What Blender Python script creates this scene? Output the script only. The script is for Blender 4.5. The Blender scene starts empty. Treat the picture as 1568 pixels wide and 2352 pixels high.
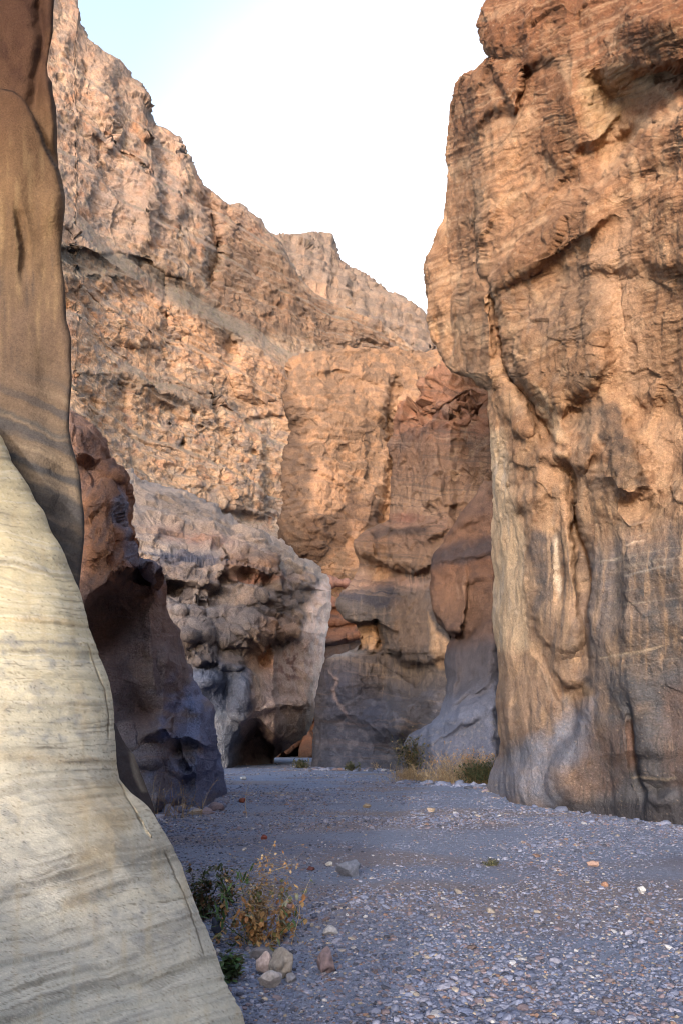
import bpy, math, random
import numpy as np
R = math.radians
F32 = np.float32
sc = bpy.context.scene
C = sc.collection

# ------------------------------------------------------------------ camera
CAMZ, PITCH, FPX = 1.6, R(16.2), 1801.0          # FPX: focal length for a 1568 x 2352 picture
cam_d = bpy.data.cameras.new('camera')
cam = bpy.data.objects.new('camera', cam_d); C.objects.link(cam)
cam.location = (0, 0, CAMZ); cam.rotation_euler = (R(90) + PITCH, 0, 0)
cam_d.sensor_fit = 'VERTICAL'; cam_d.sensor_height = 23.5; cam_d.lens = 23.5 * FPX / 2352
cam_d.clip_start = 0.1; cam_d.clip_end = 3000
sc.camera = cam

# ------------------------------------------------------------------ sky, sun, exposure
SUN_EL, SUN_AZ = R(8.5), R(14)      # the sun stands behind the camera, a little to its left
w = bpy.data.worlds.new('World'); sc.world = w; w.use_nodes = True
nt = w.node_tree; bg = nt.nodes['Background']
sky = nt.nodes.new('ShaderNodeTexSky'); sky.sky_type = 'NISHITA'; sky.sun_disc = False
sky.sun_elevation = SUN_EL; sky.sun_rotation = R(180) + SUN_AZ
sky.air_density = 1.0; sky.dust_density = 2.0; sky.ozone_density = 1.0
hs = nt.nodes.new('ShaderNodeHueSaturation'); hs.inputs['Saturation'].default_value = 0.75; nt.links.new(sky.outputs[0], hs.inputs['Color'])
vm = nt.nodes.new('ShaderNodeVectorMath'); vm.operation = 'MULTIPLY'; nt.links.new(hs.outputs[0], vm.inputs[0]); vm.inputs[1].default_value = (0.99, 1.0, 1.04)
# a thin bright veil of high cloud over the middle of the sky, thinning towards the upper left
tcw = nt.nodes.new('ShaderNodeTexCoord'); dt = nt.nodes.new('ShaderNodeVectorMath'); dt.operation = 'DOT_PRODUCT'
dt.inputs[1].default_value = (0.16, 0.86, 0.48); nt.links.new(tcw.outputs['Generated'], dt.inputs[0])
nw = nt.nodes.new('ShaderNodeTexNoise'); nw.inputs['Scale'].default_value = 3.0; nw.inputs['Detail'].default_value = 5; nt.links.new(tcw.outputs['Generated'], nw.inputs['Vector'])
ad = nt.nodes.new('ShaderNodeMath'); ad.operation = 'MULTIPLY_ADD'; nt.links.new(nw.outputs['Fac'], ad.inputs[0]); ad.inputs[1].default_value = 0.06; nt.links.new(dt.outputs['Value'], ad.inputs[2])
mrw = nt.nodes.new('ShaderNodeMapRange'); mrw.interpolation_type = 'SMOOTHSTEP'; nt.links.new(ad.outputs[0], mrw.inputs[0]); mrw.inputs[1].default_value = 0.90; mrw.inputs[2].default_value = 1.10
mrw.inputs[3].default_value = 0.0; mrw.inputs[4].default_value = 0.9
mxw = nt.nodes.new('ShaderNodeMix'); mxw.data_type = 'RGBA'; nt.links.new(mrw.outputs[0], mxw.inputs[0]); nt.links.new(vm.outputs[0], mxw.inputs[6]); mxw.inputs[7].default_value = (3.4, 3.5, 3.6, 1)
nt.links.new(mxw.outputs[2], bg.inputs[0]); bg.inputs[1].default_value = 0.125
sd = bpy.data.lights.new('sun', 'SUN'); sd.energy = 0.36; sd.angle = R(2.0); sd.color = (1.0, 0.975, 0.95)
sun = bpy.data.objects.new('sun', sd); C.objects.link(sun)
sun.rotation_euler = (R(90) - SUN_EL, 0, -SUN_AZ)
sc.cycles.filter_width = 1.0; sc.cycles.use_denoising = True
sc.view_settings.view_transform = 'Standard'; sc.view_settings.look = 'None'
sc.view_settings.gamma = 1.0; sc.view_settings.exposure = 2.88

# ------------------------------------------------------------------ noise
def _perm(seed):
    r = np.random.RandomState(seed); p = r.permutation(256).astype(np.int32); return np.concatenate([p, p, p])
_G = np.array([[1,1,0],[-1,1,0],[1,-1,0],[-1,-1,0],[1,0,1],[-1,0,1],[1,0,-1],[-1,0,-1],[0,1,1],[0,-1,1],[0,1,-1],[0,-1,-1],[1,1,0],[-1,1,0],[0,-1,1],[0,-1,-1]], F32)
def perlin(x, y, z, seed=0):
    p = _perm(seed)
    sh = np.broadcast(x, y, z).shape
    x = np.broadcast_to(np.asarray(x, F32), sh); y = np.broadcast_to(np.asarray(y, F32), sh); z = np.broadcast_to(np.asarray(z, F32), sh)
    xf = np.floor(x); yf = np.floor(y); zf = np.floor(z)
    xi = xf.astype(np.int32) & 255; yi = yf.astype(np.int32) & 255; zi = zf.astype(np.int32) & 255
    x = x - xf; y = y - yf; z = z - zf
    u = x*x*x*(x*(x*6-15)+10); v = y*y*y*(y*(y*6-15)+10); q = z*z*z*(z*(z*6-15)+10)
    def g(dx, dy, dz):
        h = p[p[p[xi+dx]+yi+dy]+zi+dz] & 15; k = _G[h]
        return k[...,0]*(x-dx) + k[...,1]*(y-dy) + k[...,2]*(z-dz)
    def mix(a, b, t): return a + (b-a)*t
    return mix(mix(mix(g(0,0,0), g(1,0,0), u), mix(g(0,1,0), g(1,1,0), u), v),
               mix(mix(g(0,0,1), g(1,0,1), u), mix(g(0,1,1), g(1,1,1), u), v), q)
def fbm(x, y, z, sc_=1.0, octv=4, seed=0, gain=0.5, ridged=False):
    t = 0; a = 1.0; s = sc_; tot = 0
    for i in range(octv):
        n = perlin(x*s + 7.3*i, y*s - 3.1*i, z*s + 1.7*i, seed + i)
        t = t + a*((0.45 - np.abs(n))*2 if ridged else n); tot += a; a *= gain; s *= 2.03
    return (t/tot).astype(F32)
def voronoi(x, y, z, sc_=1.0, seed=0):
    """distance to the nearest feature, distance to the second, a random value of the nearest cell"""
    p = _perm(seed + 50)
    x = np.asarray(x*sc_, F32); y = np.asarray(y*sc_, F32); z = np.asarray(z*sc_, F32)
    xf = np.floor(x); yf = np.floor(y); zf = np.floor(z)
    xi = xf.astype(np.int32); yi = yf.astype(np.int32); zi = zf.astype(np.int32)
    f1 = np.full(x.shape, 9., F32); f2 = f1.copy(); rv = np.zeros(x.shape, F32)
    for dx in (-1, 0, 1):
        for dy in (-1, 0, 1):
            for dz in (-1, 0, 1):
                h = p[p[p[(xi+dx) & 255] + ((yi+dy) & 255)] + ((zi+dz) & 255)]
                h2 = p[h + 31]; h3 = p[h + 97]
                d = (xf+dx+h/255.-x)**2 + (yf+dy+h2/255.-y)**2 + (zf+dz+h3/255.-z)**2
                near = d < f1
                f2 = np.where(near, f1, np.minimum(f2, d)); rv = np.where(near, p[h+151]/255., rv); f1 = np.where(near, d, f1)
    return np.sqrt(f1), np.sqrt(f2), rv.astype(F32)
def facet(x, y, z, sc_=1.0, seed=0, step=.6, tilt=1.4):
    """broken rock: every cell a flat tilted face set a little in or out"""
    p = _perm(seed + 80)
    x = np.asarray(x*sc_, F32); y = np.asarray(y*sc_, F32); z = np.asarray(z*sc_, F32)
    xf = np.floor(x); yf = np.floor(y); zf = np.floor(z); fx_ = x-xf; fy_ = y-yf; fz_ = z-zf
    xi = xf.astype(np.int32); yi = yf.astype(np.int32); zi = zf.astype(np.int32)
    f1 = np.full(x.shape, 9., F32); o = np.zeros(x.shape, F32)
    for dx in (-1, 0, 1):
        for dy in (-1, 0, 1):
            for dz in (-1, 0, 1):
                h = p[p[p[(xi+dx) & 255] + ((yi+dy) & 255)] + ((zi+dz) & 255)]
                ex = fx_-dx-h/F32(255.); ey = fy_-dy-p[h+31]/F32(255.); ez = fz_-dz-p[h+97]/F32(255.)
                d = ex*ex+ey*ey+ez*ez; near = d < f1
                v = step*(p[h+151]/F32(255.)-.5) + tilt*((p[h+11]/F32(255.)-.5)*ex+(p[h+61]/F32(255.)-.5)*ey+(p[h+201]/F32(255.)-.5)*ez)
                o = np.where(near, v, o); f1 = np.where(near, d, f1)
    return o.astype(F32)
def saw(t, k=.18):
    """a ledge in each unit of t: swells slowly, then cuts back sharply"""
    f = t - np.floor(t); return np.where(f < 1-k, f/(1-k), (1-f)/k).astype(F32) - .5
def sstep(a, b, x):
    t = np.clip((x-a)/(b-a), 0, 1); return t*t*(3-2*t)

# ------------------------------------------------------------------ colour
ALB, SAT = 0.74, 0.80
def S(r, g, b, k=1.0):
    o = []
    for c in (r, g, b):
        c /= 255.; o.append((c/12.92 if c <= 0.04045 else ((c+0.055)/1.055)**2.4)*ALB*k)
    o = np.array(o, F32); g = float(o.mean()); return o*SAT + g*(1-SAT)
def mixc(col, target, m):
    m = np.clip(m, 0, 1)[..., None]; return col*(1-m) + target*m
def ramp(t, stops):
    xs = [s[0] for s in stops]
    return np.stack([np.interp(t, xs, [s[1][i] for s in stops]) for i in range(3)], -1).astype(F32)

# ------------------------------------------------------------------ view rays (a picture of 1568 x 2352)
CP, SP = math.cos(PITCH), math.sin(PITCH)
def ray(px, py):
    X = (np.asarray(px, F32)-784)/FPX; Y = (1176-np.asarray(py, F32))/FPX
    return X, CP - Y*SP, SP + Y*CP
def slope(px, py):
    X, dy, dz = ray(px, py); return X/dy, dz/dy
def ground(px, py, z=0.0):
    tx, tz = slope(px, py); Y = (z-CAMZ)/tz; return float(tx*Y), float(Y)
def at(px, py, Y):
    tx, tz = slope(px, py); return float(tx*Y), float(Y), float(CAMZ+tz*Y)
def base_line(pts):
    """the foot of a wall: picture points on the ground -> distance as a function of bearing"""
    a = []
    for px, py in pts:
        tx, tz = slope(px, py); a.append((float(tx), float(-CAMZ/tz)))
    a.sort(); xs = [q[0] for q in a]; ys = [q[1] for q in a]
    return lambda tx: np.interp(tx, xs, ys).astype(F32)

# ------------------------------------------------------------------ relief features: metres towards the viewer
def L(pts, axis=0):
    pts = sorted(pts, key=lambda q: q[axis]); return [q[axis] for q in pts], [q[1-axis] for q in pts]
WS = 1.0
def bump(cx, cy, rx, ry, amp, rot=0.0):
    c, s = math.cos(R(rot)), math.sin(R(rot))
    def f(px, py):
        a = (px-cx)*c + (py-cy)*s; b = -(px-cx)*s + (py-cy)*c
        return amp*np.exp(-(a/rx)**2-(b/ry)**2)
    return f
def ball(cx, cy, rx, ry, amp, rot=0.0, pw=0.7):
    c, s = math.cos(R(rot)), math.sin(R(rot))
    def f(px, py):
        a = (px-cx)*c + (py-cy)*s; b = -(px-cx)*s + (py-cy)*c
        return .8*amp*np.clip(1-np.abs(a/rx)**2.4-np.abs(b/ry)**2.4, 0, 1)**pw
    return f
def hlip(pts, amp, up, down, fade=30, pu=1.0):
    down = down*WS; fade = fade*WS
    xs, ys = L(pts)
    def f(px, py):
        d = py - np.interp(px, xs, ys)
        pr = np.where(d < 0, np.exp(-(np.abs(d)/up)**pu), np.exp(-(np.abs(d)/down)**2))
        return amp*pr*sstep(xs[0]-fade, xs[0]+fade, px)*(1-sstep(xs[-1]-fade, xs[-1]+fade, px))
    return f
def hstep(pts, amp, wd, fade=30):
    wd = wd*WS; fade = fade*WS
    xs, ys = L(pts)
    def f(px, py):
        d = py - np.interp(px, xs, ys)
        return amp*(0.5+0.5*np.tanh(d/wd))*sstep(xs[0]-fade, xs[0]+fade, px)*(1-sstep(xs[-1]-fade, xs[-1]+fade, px))
    return f
def vlip(pts, amp, wl, wr, fade=30):
    wl = wl*WS; wr = wr*WS; fade = fade*WS
    ys, xs = L(pts, 1)
    def f(px, py):
        d = px - np.interp(py, ys, xs)
        pr = np.where(d < 0, np.exp(-(np.abs(d)/wl)**2), np.exp(-(np.abs(d)/wr)**2))
        return amp*pr*sstep(ys[0]-fade, ys[0]+fade, py)*(1-sstep(ys[-1]-fade, ys[-1]+fade, py))
    return f
def vstep(pts, amp, wd, fade=30):
    wd = wd*WS; fade = fade*WS
    ys, xs = L(pts, 1)
    def f(px, py):
        d = px - np.interp(py, ys, xs)
        return amp*(0.5+0.5*np.tanh(d/wd))*sstep(ys[0]-fade, ys[0]+fade, py)*(1-sstep(ys[-1]-fade, ys[-1]+fade, py))
    return f
def poly_mask(pts, soft):
    """1 inside a closed outline, fading over `soft` picture units"""
    def f(px, py):
        inside = np.zeros(px.shape, bool); dist = np.full(px.shape, 1e9, F32)
        n = len(pts)
        for i in range(n):
            (x0, y0), (x1, y1) = pts[i], pts[(i+1) % n]
            c = ((y0 > py) != (y1 > py)) & (px < (x1-x0)*(py-y0)/((y1-y0) or 1e-6)+x0)
            inside ^= c
            t = np.clip(((px-x0)*(x1-x0)+(py-y0)*(y1-y0))/max((x1-x0)**2+(y1-y0)**2, 1e-6), 0, 1)
            dist = np.minimum(dist, np.hypot(px-x0-t*(x1-x0), py-y0-t*(y1-y0)))
        sd_ = np.where(inside, dist, -dist)
        return sstep(-soft, soft, sd_)
    return f

# ------------------------------------------------------------------ materials
def rock_mat(name, scale, bump_d, speck=0.25, fine=1.0, aniso=(1, 1, 1), rough=0.9):
    m = bpy.data.materials.new(name); m.use_nodes = True; t = m.node_tree; N = t.nodes; b = N['Principled BSDF']
    b.inputs['Roughness'].default_value = rough; b.inputs['Specular IOR Level'].default_value = 0.06
    def node(ty, **k):
        n = N.new(ty)
        for a, v in k.items(): setattr(n, a, v)
        return n
    def lk(a, c): t.links.new(a, c)
    at_ = node('ShaderNodeAttribute', attribute_name='Col')
    tc = node('ShaderNodeTexCoord'); mp = node('ShaderNodeMapping'); lk(tc.outputs['Object'], mp.inputs[0]); mp.inputs['Scale'].default_value = aniso
    n1 = node('ShaderNodeTexNoise'); n1.inputs['Scale'].default_value = scale; n1.inputs['Detail'].default_value = 9; n1.inputs['Roughness'].default_value = 0.66
    n2 = node('ShaderNodeTexNoise'); n2.inputs['Scale'].default_value = scale*6.3; n2.inputs['Detail'].default_value = 5; n2.inputs['Roughness'].default_value = 0.7
    v1 = node('ShaderNodeTexVoronoi'); v1.inputs['Scale'].default_value = scale*4.0*fine
    for n in (n1, n2, v1): lk(mp.outputs[0], n.inputs['Vector'])
    mr = node('ShaderNodeMapRange'); lk(n2.outputs['Fac'], mr.inputs[0])
    mr.inputs[1].default_value = 0.28; mr.inputs[2].default_value = 0.72; mr.inputs[3].default_value = 1-speck; mr.inputs[4].default_value = 1+speck
    mr2 = node('ShaderNodeMapRange'); lk(n1.outputs['Fac'], mr2.inputs[0])
    mr2.inputs[1].default_value = 0.25; mr2.inputs[2].default_value = 0.75; mr2.inputs[3].default_value = 1-speck*.7; mr2.inputs[4].default_value = 1+speck*.7
    n3 = node('ShaderNodeTexNoise'); n3.inputs['Scale'].default_value = scale*14; n3.inputs['Detail'].default_value = 3; n3.inputs['Roughness'].default_value = 0.8; lk(mp.outputs[0], n3.inputs['Vector'])
    mr3 = node('ShaderNodeMapRange'); lk(n3.outputs['Fac'], mr3.inputs[0])
    mr3.inputs[1].default_value = 0.3; mr3.inputs[2].default_value = 0.7; mr3.inputs[3].default_value = 1-speck*1.1; mr3.inputs[4].default_value = 1+speck*1.1
    m0 = node('ShaderNodeMath', operation='MULTIPLY'); lk(mr.outputs[0], m0.inputs[0]); lk(mr3.outputs[0], m0.inputs[1])
    mm = node('ShaderNodeMath', operation='MULTIPLY'); lk(m0.outputs[0], mm.inputs[0]); lk(mr2.outputs[0], mm.inputs[1])
    mx = node('ShaderNodeVectorMath', operation='SCALE'); lk(at_.outputs['Color'], mx.inputs[0]); lk(mm.outputs[0], mx.inputs['Scale'])
    lk(mx.outputs[0], b.inputs['Base Color'])
    a1 = node('ShaderNodeMath', operation='MULTIPLY_ADD'); lk(n2.outputs['Fac'], a1.inputs[0]); a1.inputs[1].default_value = 0.3; lk(n1.outputs['Fac'], a1.inputs[2])
    a2 = node('ShaderNodeMath', operation='MULTIPLY_ADD'); lk(v1.outputs['Distance'], a2.inputs[0]); a2.inputs[1].default_value = -0.22; lk(a1.outputs[0], a2.inputs[2])
    bp = node('ShaderNodeBump'); bp.inputs['Strength'].default_value = 1.0; bp.inputs['Distance'].default_value = bump_d
    lk(a2.outputs[0], bp.inputs['Height']); lk(bp.outputs[0], b.inputs['Normal'])
    return m
def flat_mat(name, rough=0.85, var=0.2, scale=30, trans=0.0):
    m = bpy.data.materials.new(name); m.use_nodes = True; t = m.node_tree; N = t.nodes; b = N['Principled BSDF']
    b.inputs['Roughness'].default_value = rough; b.inputs['Specular IOR Level'].default_value = 0.25
    at_ = N.new('ShaderNodeAttribute'); at_.attribute_name = 'Col'
    tc = N.new('ShaderNodeTexCoord'); n = N.new('ShaderNodeTexNoise'); n.inputs['Scale'].default_value = scale; n.inputs['Detail'].default_value = 5
    t.links.new(tc.outputs['Object'], n.inputs['Vector'])
    mr = N.new('ShaderNodeMapRange'); t.links.new(n.outputs['Fac'], mr.inputs[0]); mr.inputs[1].default_value = .3; mr.inputs[2].default_value = .7
    mr.inputs[3].default_value = 1-var; mr.inputs[4].default_value = 1+var
    mx = N.new('ShaderNodeVectorMath'); mx.operation = 'SCALE'; t.links.new(at_.outputs['Color'], mx.inputs[0]); t.links.new(mr.outputs[0], mx.inputs['Scale'])
    t.links.new(mx.outputs[0], b.inputs['Base Color'])
    bp = N.new('ShaderNodeBump'); bp.inputs['Distance'].default_value = 0.01; bp.inputs['Strength'].default_value = .6
    t.links.new(n.outputs['Fac'], bp.inputs['Height']); t.links.new(bp.outputs[0], b.inputs['Normal'])
    return m

def link_mesh(name, verts, faces_flat, per, col, mat, smooth=True, parent=None):
    me = bpy.data.meshes.new(name); nf = len(faces_flat)//per
    me.vertices.add(len(verts)); me.vertices.foreach_set('co', np.ascontiguousarray(verts, F32).ravel())
    me.loops.add(nf*per); me.loops.foreach_set('vertex_index', np.ascontiguousarray(faces_flat, np.int32))
    me.polygons.add(nf); me.polygons.foreach_set('loop_start', np.arange(0, nf*per, per, dtype=np.int32))
    me.update(calc_edges=True)
    me.polygons.foreach_set('use_smooth', np.full(nf, smooth))
    a = me.color_attributes.new('Col', 'FLOAT_COLOR', 'POINT')
    c4 = np.ones((len(verts), 4), F32); c4[:, :3] = np.clip(col, 0.004, 0.95); a.data.foreach_set('color', c4.ravel())
    me.materials.append(mat)
    o = bpy.data.objects.new(name, me); C.objects.link(o)
    if parent: o.parent = parent
    return o
def tag(o, label=None, cat=None, group=None, kind=None):
    if label: o['label'] = label
    if cat: o['category'] = cat
    if group: o['group'] = group
    if kind: o['kind'] = kind
    return o

# ------------------------------------------------------------------ rock masses
def fn(pts):
    pts = sorted(pts, key=lambda q: q[1]); ys = [q[1] for q in pts]; xs = [q[0] for q in pts]
    return lambda y: np.interp(y, ys, xs)
def fx(pts):
    pts = sorted(pts); xs = [q[0] for q in pts]; ys = [q[1] for q in pts]
    return lambda x: np.interp(x, xs, ys)
def rows(y0, y1, nv, xl, xr, nu, wl=None):
    """a grid of picture rows between a left and a right edge; `wl` = where the frame ends, coarser beyond"""
    v = np.linspace(0, 1, nv)[:, None]; py = y0+(y1-y0)*v
    u = np.linspace(0, 1, nu)[None, :]
    l = xl(py) if callable(xl) else np.full_like(py, xl); r = xr(py) if callable(xr) else np.full_like(py, xr)
    return (l+(r-l)*u).astype(F32), np.broadcast_to(py, (nv, nu)).astype(F32)
def cols(x0, x1, nu, yt, yb, nv):
    px = np.linspace(x0, x1, nu)[None, :]; v = np.linspace(0, 1, nv)[:, None]
    t = yt(px); b = yb(px) if callable(yb) else np.full_like(px, yb)
    return np.broadcast_to(px, (nv, nu)).astype(F32), (t+(b-t)*v).astype(F32)

def relief(name, PX, PY, depth, feats, colour, mat, disp=None, sides={}, warp=6.0, wseed=3, iters=12, gain=1.0, calm=0.0):
    PX = PX.astype(F32); PY = PY.astype(F32); nv, nu = PX.shape
    tx, tz = slope(PX, PY)
    z = np.full(PX.shape, 5., F32)
    for i in range(iters):
        Y = depth(PX, PY, tx, z); z = 0.35*z + 0.65*(CAMZ+tz*Y)
    wx = PX + warp*perlin(PX/38., PY/38., 0.5, wseed) + warp*.5*perlin(PX/13., PY/13., 4.5, wseed)
    wy = PY + warp*perlin(PX/38., PY/38., 9.5, wseed+1) + warp*.5*perlin(PX/13., PY/13., 14.5, wseed)
    for f in feats: Y = Y - gain*f(wx, wy)
    Y = Y.astype(F32)
    for s, (rad, th) in sides.items():                       # the rock curves away at its own edges
        e = {'l': PX-PX[:, :1], 'r': PX[:, -1:]-PX, 't': PY-PY[:1, :]}[s]
        d = np.clip(e*Y/FPX/rad, 0, 1)
        Y = Y + rad*(1-np.sqrt(np.clip(1-(1-d)**2, 0, 1)))
    K = 9
    for s, (rad, th) in sides.items():                       # and goes on round the back
        k = (np.arange(1, K+1)/K).astype(F32)
        if s in 'lr':
            e = slice(0, 1) if s == 'l' else slice(-1, None); sg = 1 if s == 'l' else -1
            inw = np.maximum(rad*0.8/np.mean(Y[:, e])*FPX, 4)
            ax = PX[:, e] + sg*inw*k[None, :]**2; ay = np.repeat(PY[:, e], K, 1); aY = Y[:, e] + th*k[None, :]**1.3
            if s == 'l': ax, ay, aY = ax[:, ::-1], ay[:, ::-1], aY[:, ::-1]; PX = np.hstack([ax, PX]); PY = np.hstack([ay, PY]); Y = np.hstack([aY, Y])
            else: PX = np.hstack([PX, ax]); PY = np.hstack([PY, ay]); Y = np.hstack([Y, aY])
        else:
            inw = rad*0.8/np.mean(Y[:1])*FPX
            ay = PY[:1] + inw*k[:, None]**2; ax = np.repeat(PX[:1], K, 0); aY = Y[:1] + th*k[:, None]**1.3
            PX = np.vstack([ax[::-1], PX]); PY = np.vstack([ay[::-1], PY]); Y = np.vstack([aY[::-1], Y])
    tx, tz = slope(PX, PY)
    P = np.stack([tx*Y, Y, CAMZ+tz*Y], -1).astype(F32)
    def normals(P):
        du = np.gradient(P, axis=1); dv = np.gradient(P, axis=0)
        n = np.cross(du, dv); n /= np.maximum(np.linalg.norm(n, axis=-1, keepdims=True), 1e-9)
        mid = n[n.shape[0]//2, n.shape[1]//2]; pm = P[n.shape[0]//2, n.shape[1]//2]-np.array([0, 0, CAMZ])
        sgn = np.sign(np.sum(n*(P-np.array([0, 0, CAMZ], F32)), -1).mean())
        return (-n if sgn > 0 else n), sgn
    n, sgn = normals(P)
    if disp is not None:
        d = disp(P[..., 0], P[..., 1], P[..., 2], PX, PY, n)
        if calm: d = d*sstep(0, calm, PX.max(axis=1, keepdims=True)-PX)          # a cleanly worn right edge
        P = P + n*d[..., None]
    n, _ = normals(P)
    col = colour(P[..., 0], P[..., 1], P[..., 2], PX, PY, n).reshape(-1, 3)
    nv, nu = PX.shape
    idx = np.arange(nv*nu, dtype=np.int32).reshape(nv, nu)
    q = np.stack([idx[:-1, :-1], idx[1:, :-1], idx[1:, 1:], idx[:-1, 1:]], -1)
    o = link_mesh(name, P.reshape(-1, 3), q.reshape(-1), 4, col, mat)
    return o

# ================================================================== the setting: gravel floor
def floor_z(x, y):
    x = np.asarray(x, F32); y = np.asarray(y, F32)
    return (0.05*perlin(x*.35, y*.3, 0.5, 5) + 0.03*perlin(x*.9, y*.8, 3.5, 6)).astype(F32)
def make_floor():
    def spread(n, a, b, k):
        t = np.linspace(-1, 1, n); s_ = np.sinh(t*k)/math.sinh(k); return np.where(s_ < 0, -s_*a, s_*b)
    xs = spread(420, -400, 400, 5.0).astype(F32)
    t = np.linspace(0, 1, 560); ys = (-30 + 36*np.minimum(t/.12, 1) + np.where(t > .12, 500*(np.exp(5.2*(t-.12)/.88)-1)/(math.exp(5.2)-1), 0)).astype(F32)
    X, Y = np.meshgrid(xs, ys)
    Z = floor_z(X, Y) + (0.012*fbm(X, Y, 0, 6, 3, 8)).astype(F32)
    n = fbm(X, Y, 0.3, .35, 4, 21); n2 = perlin(X*.22, Y*.5, 7.7, 31)
    col = np.broadcast_to(S(132, 145, 176), X.shape+(3,)).copy()
    col = mixc(col, S(146, 134, 138), sstep(.0, .4, n2+n*.6)*.8)
    col = mixc(col, S(118, 122, 148), sstep(.05, .45, n)*.6)
    idx = np.arange(X.size, dtype=np.int32).reshape(X.shape)
    q = np.stack([idx[:-1, :-1], idx[:-1, 1:], idx[1:, 1:], idx[1:, :-1]], -1)
    m = rock_mat('gravel_bed', 14, 0.02, .35, 3.0)
    o = link_mesh('ground', np.stack([X, Y, Z], -1).reshape(-1, 3), q.reshape(-1), 4, col.reshape(-1, 3), m)
    return tag(o, 'flat gravel floor of the dry canyon wash', kind='structure')
make_floor()
def canyon_behind():
    """the wash goes on behind the viewer between walls like these, open towards the low sun"""
    m = rock_mat('canyon_behind', 1.2, .1, .15)  # unseen walls, added to hold back skylight and shaped to let the sun through
    for path, h in (([(-12, 9), (-14, -2), (-22, -30), (-34, -70)], 34), ([(15, 4), (13, -12), (14, -40), (10, -90)], 36), ([(-60, -95), (-20, -104), (30, -96)], 8)):
        P = np.array(path, F32); t = np.linspace(0, len(path)-1, 130); X = np.interp(t, range(len(path)), P[:, 0]); Y = np.interp(t, range(len(path)), P[:, 1]); zz = np.linspace(-1, h, 90)
        XX = np.repeat(X[None], 90, 0).astype(F32); YY = np.repeat(Y[None], 90, 0).astype(F32); ZZ = np.repeat(zz[:, None], 130, 1).astype(F32)
        dx, dy = np.gradient(X), np.gradient(Y); l = np.hypot(dx, dy); nx, ny = -dy/l, dx/l
        d = 1.8*fbm(XX, YY, ZZ*.6, .12, 5, 301) + .9*facet(XX, YY, ZZ, .3, 7); out = np.sign(nx*X)*1.0
        P3 = np.stack([XX+nx*(d+.08*ZZ*np.sign(nx*X)), YY+ny*d, ZZ+.5*d], -1)
        # a top that runs back from the rim, so the wall is solid
        sg = np.sign(nx*X); back = P3[-1:] + np.stack([nx*sg*25, ny*sg*25, X*0+3], -1)[None]; P3 = np.concatenate([P3, back]).astype(F32)
        idx = np.arange(P3.shape[0]*130, dtype=np.int32).reshape(-1, 130); q = np.stack([idx[:-1, :-1], idx[:-1, 1:], idx[1:, 1:], idx[1:, :-1]], -1)
        col = mixc(np.broadcast_to(S(176, 136, 106), P3.shape).copy(), S(130, 110, 100), sstep(-.1, .3, fbm(P3[..., 0], P3[..., 1], P3[..., 2], .3, 4, 9)))
        tag(link_mesh('canyon_side', P3.reshape(-1, 3), q.reshape(-1), 4, col.reshape(-1, 3), m), 'unseen canyon side running on behind the viewer', kind='structure')
canyon_behind()

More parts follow.
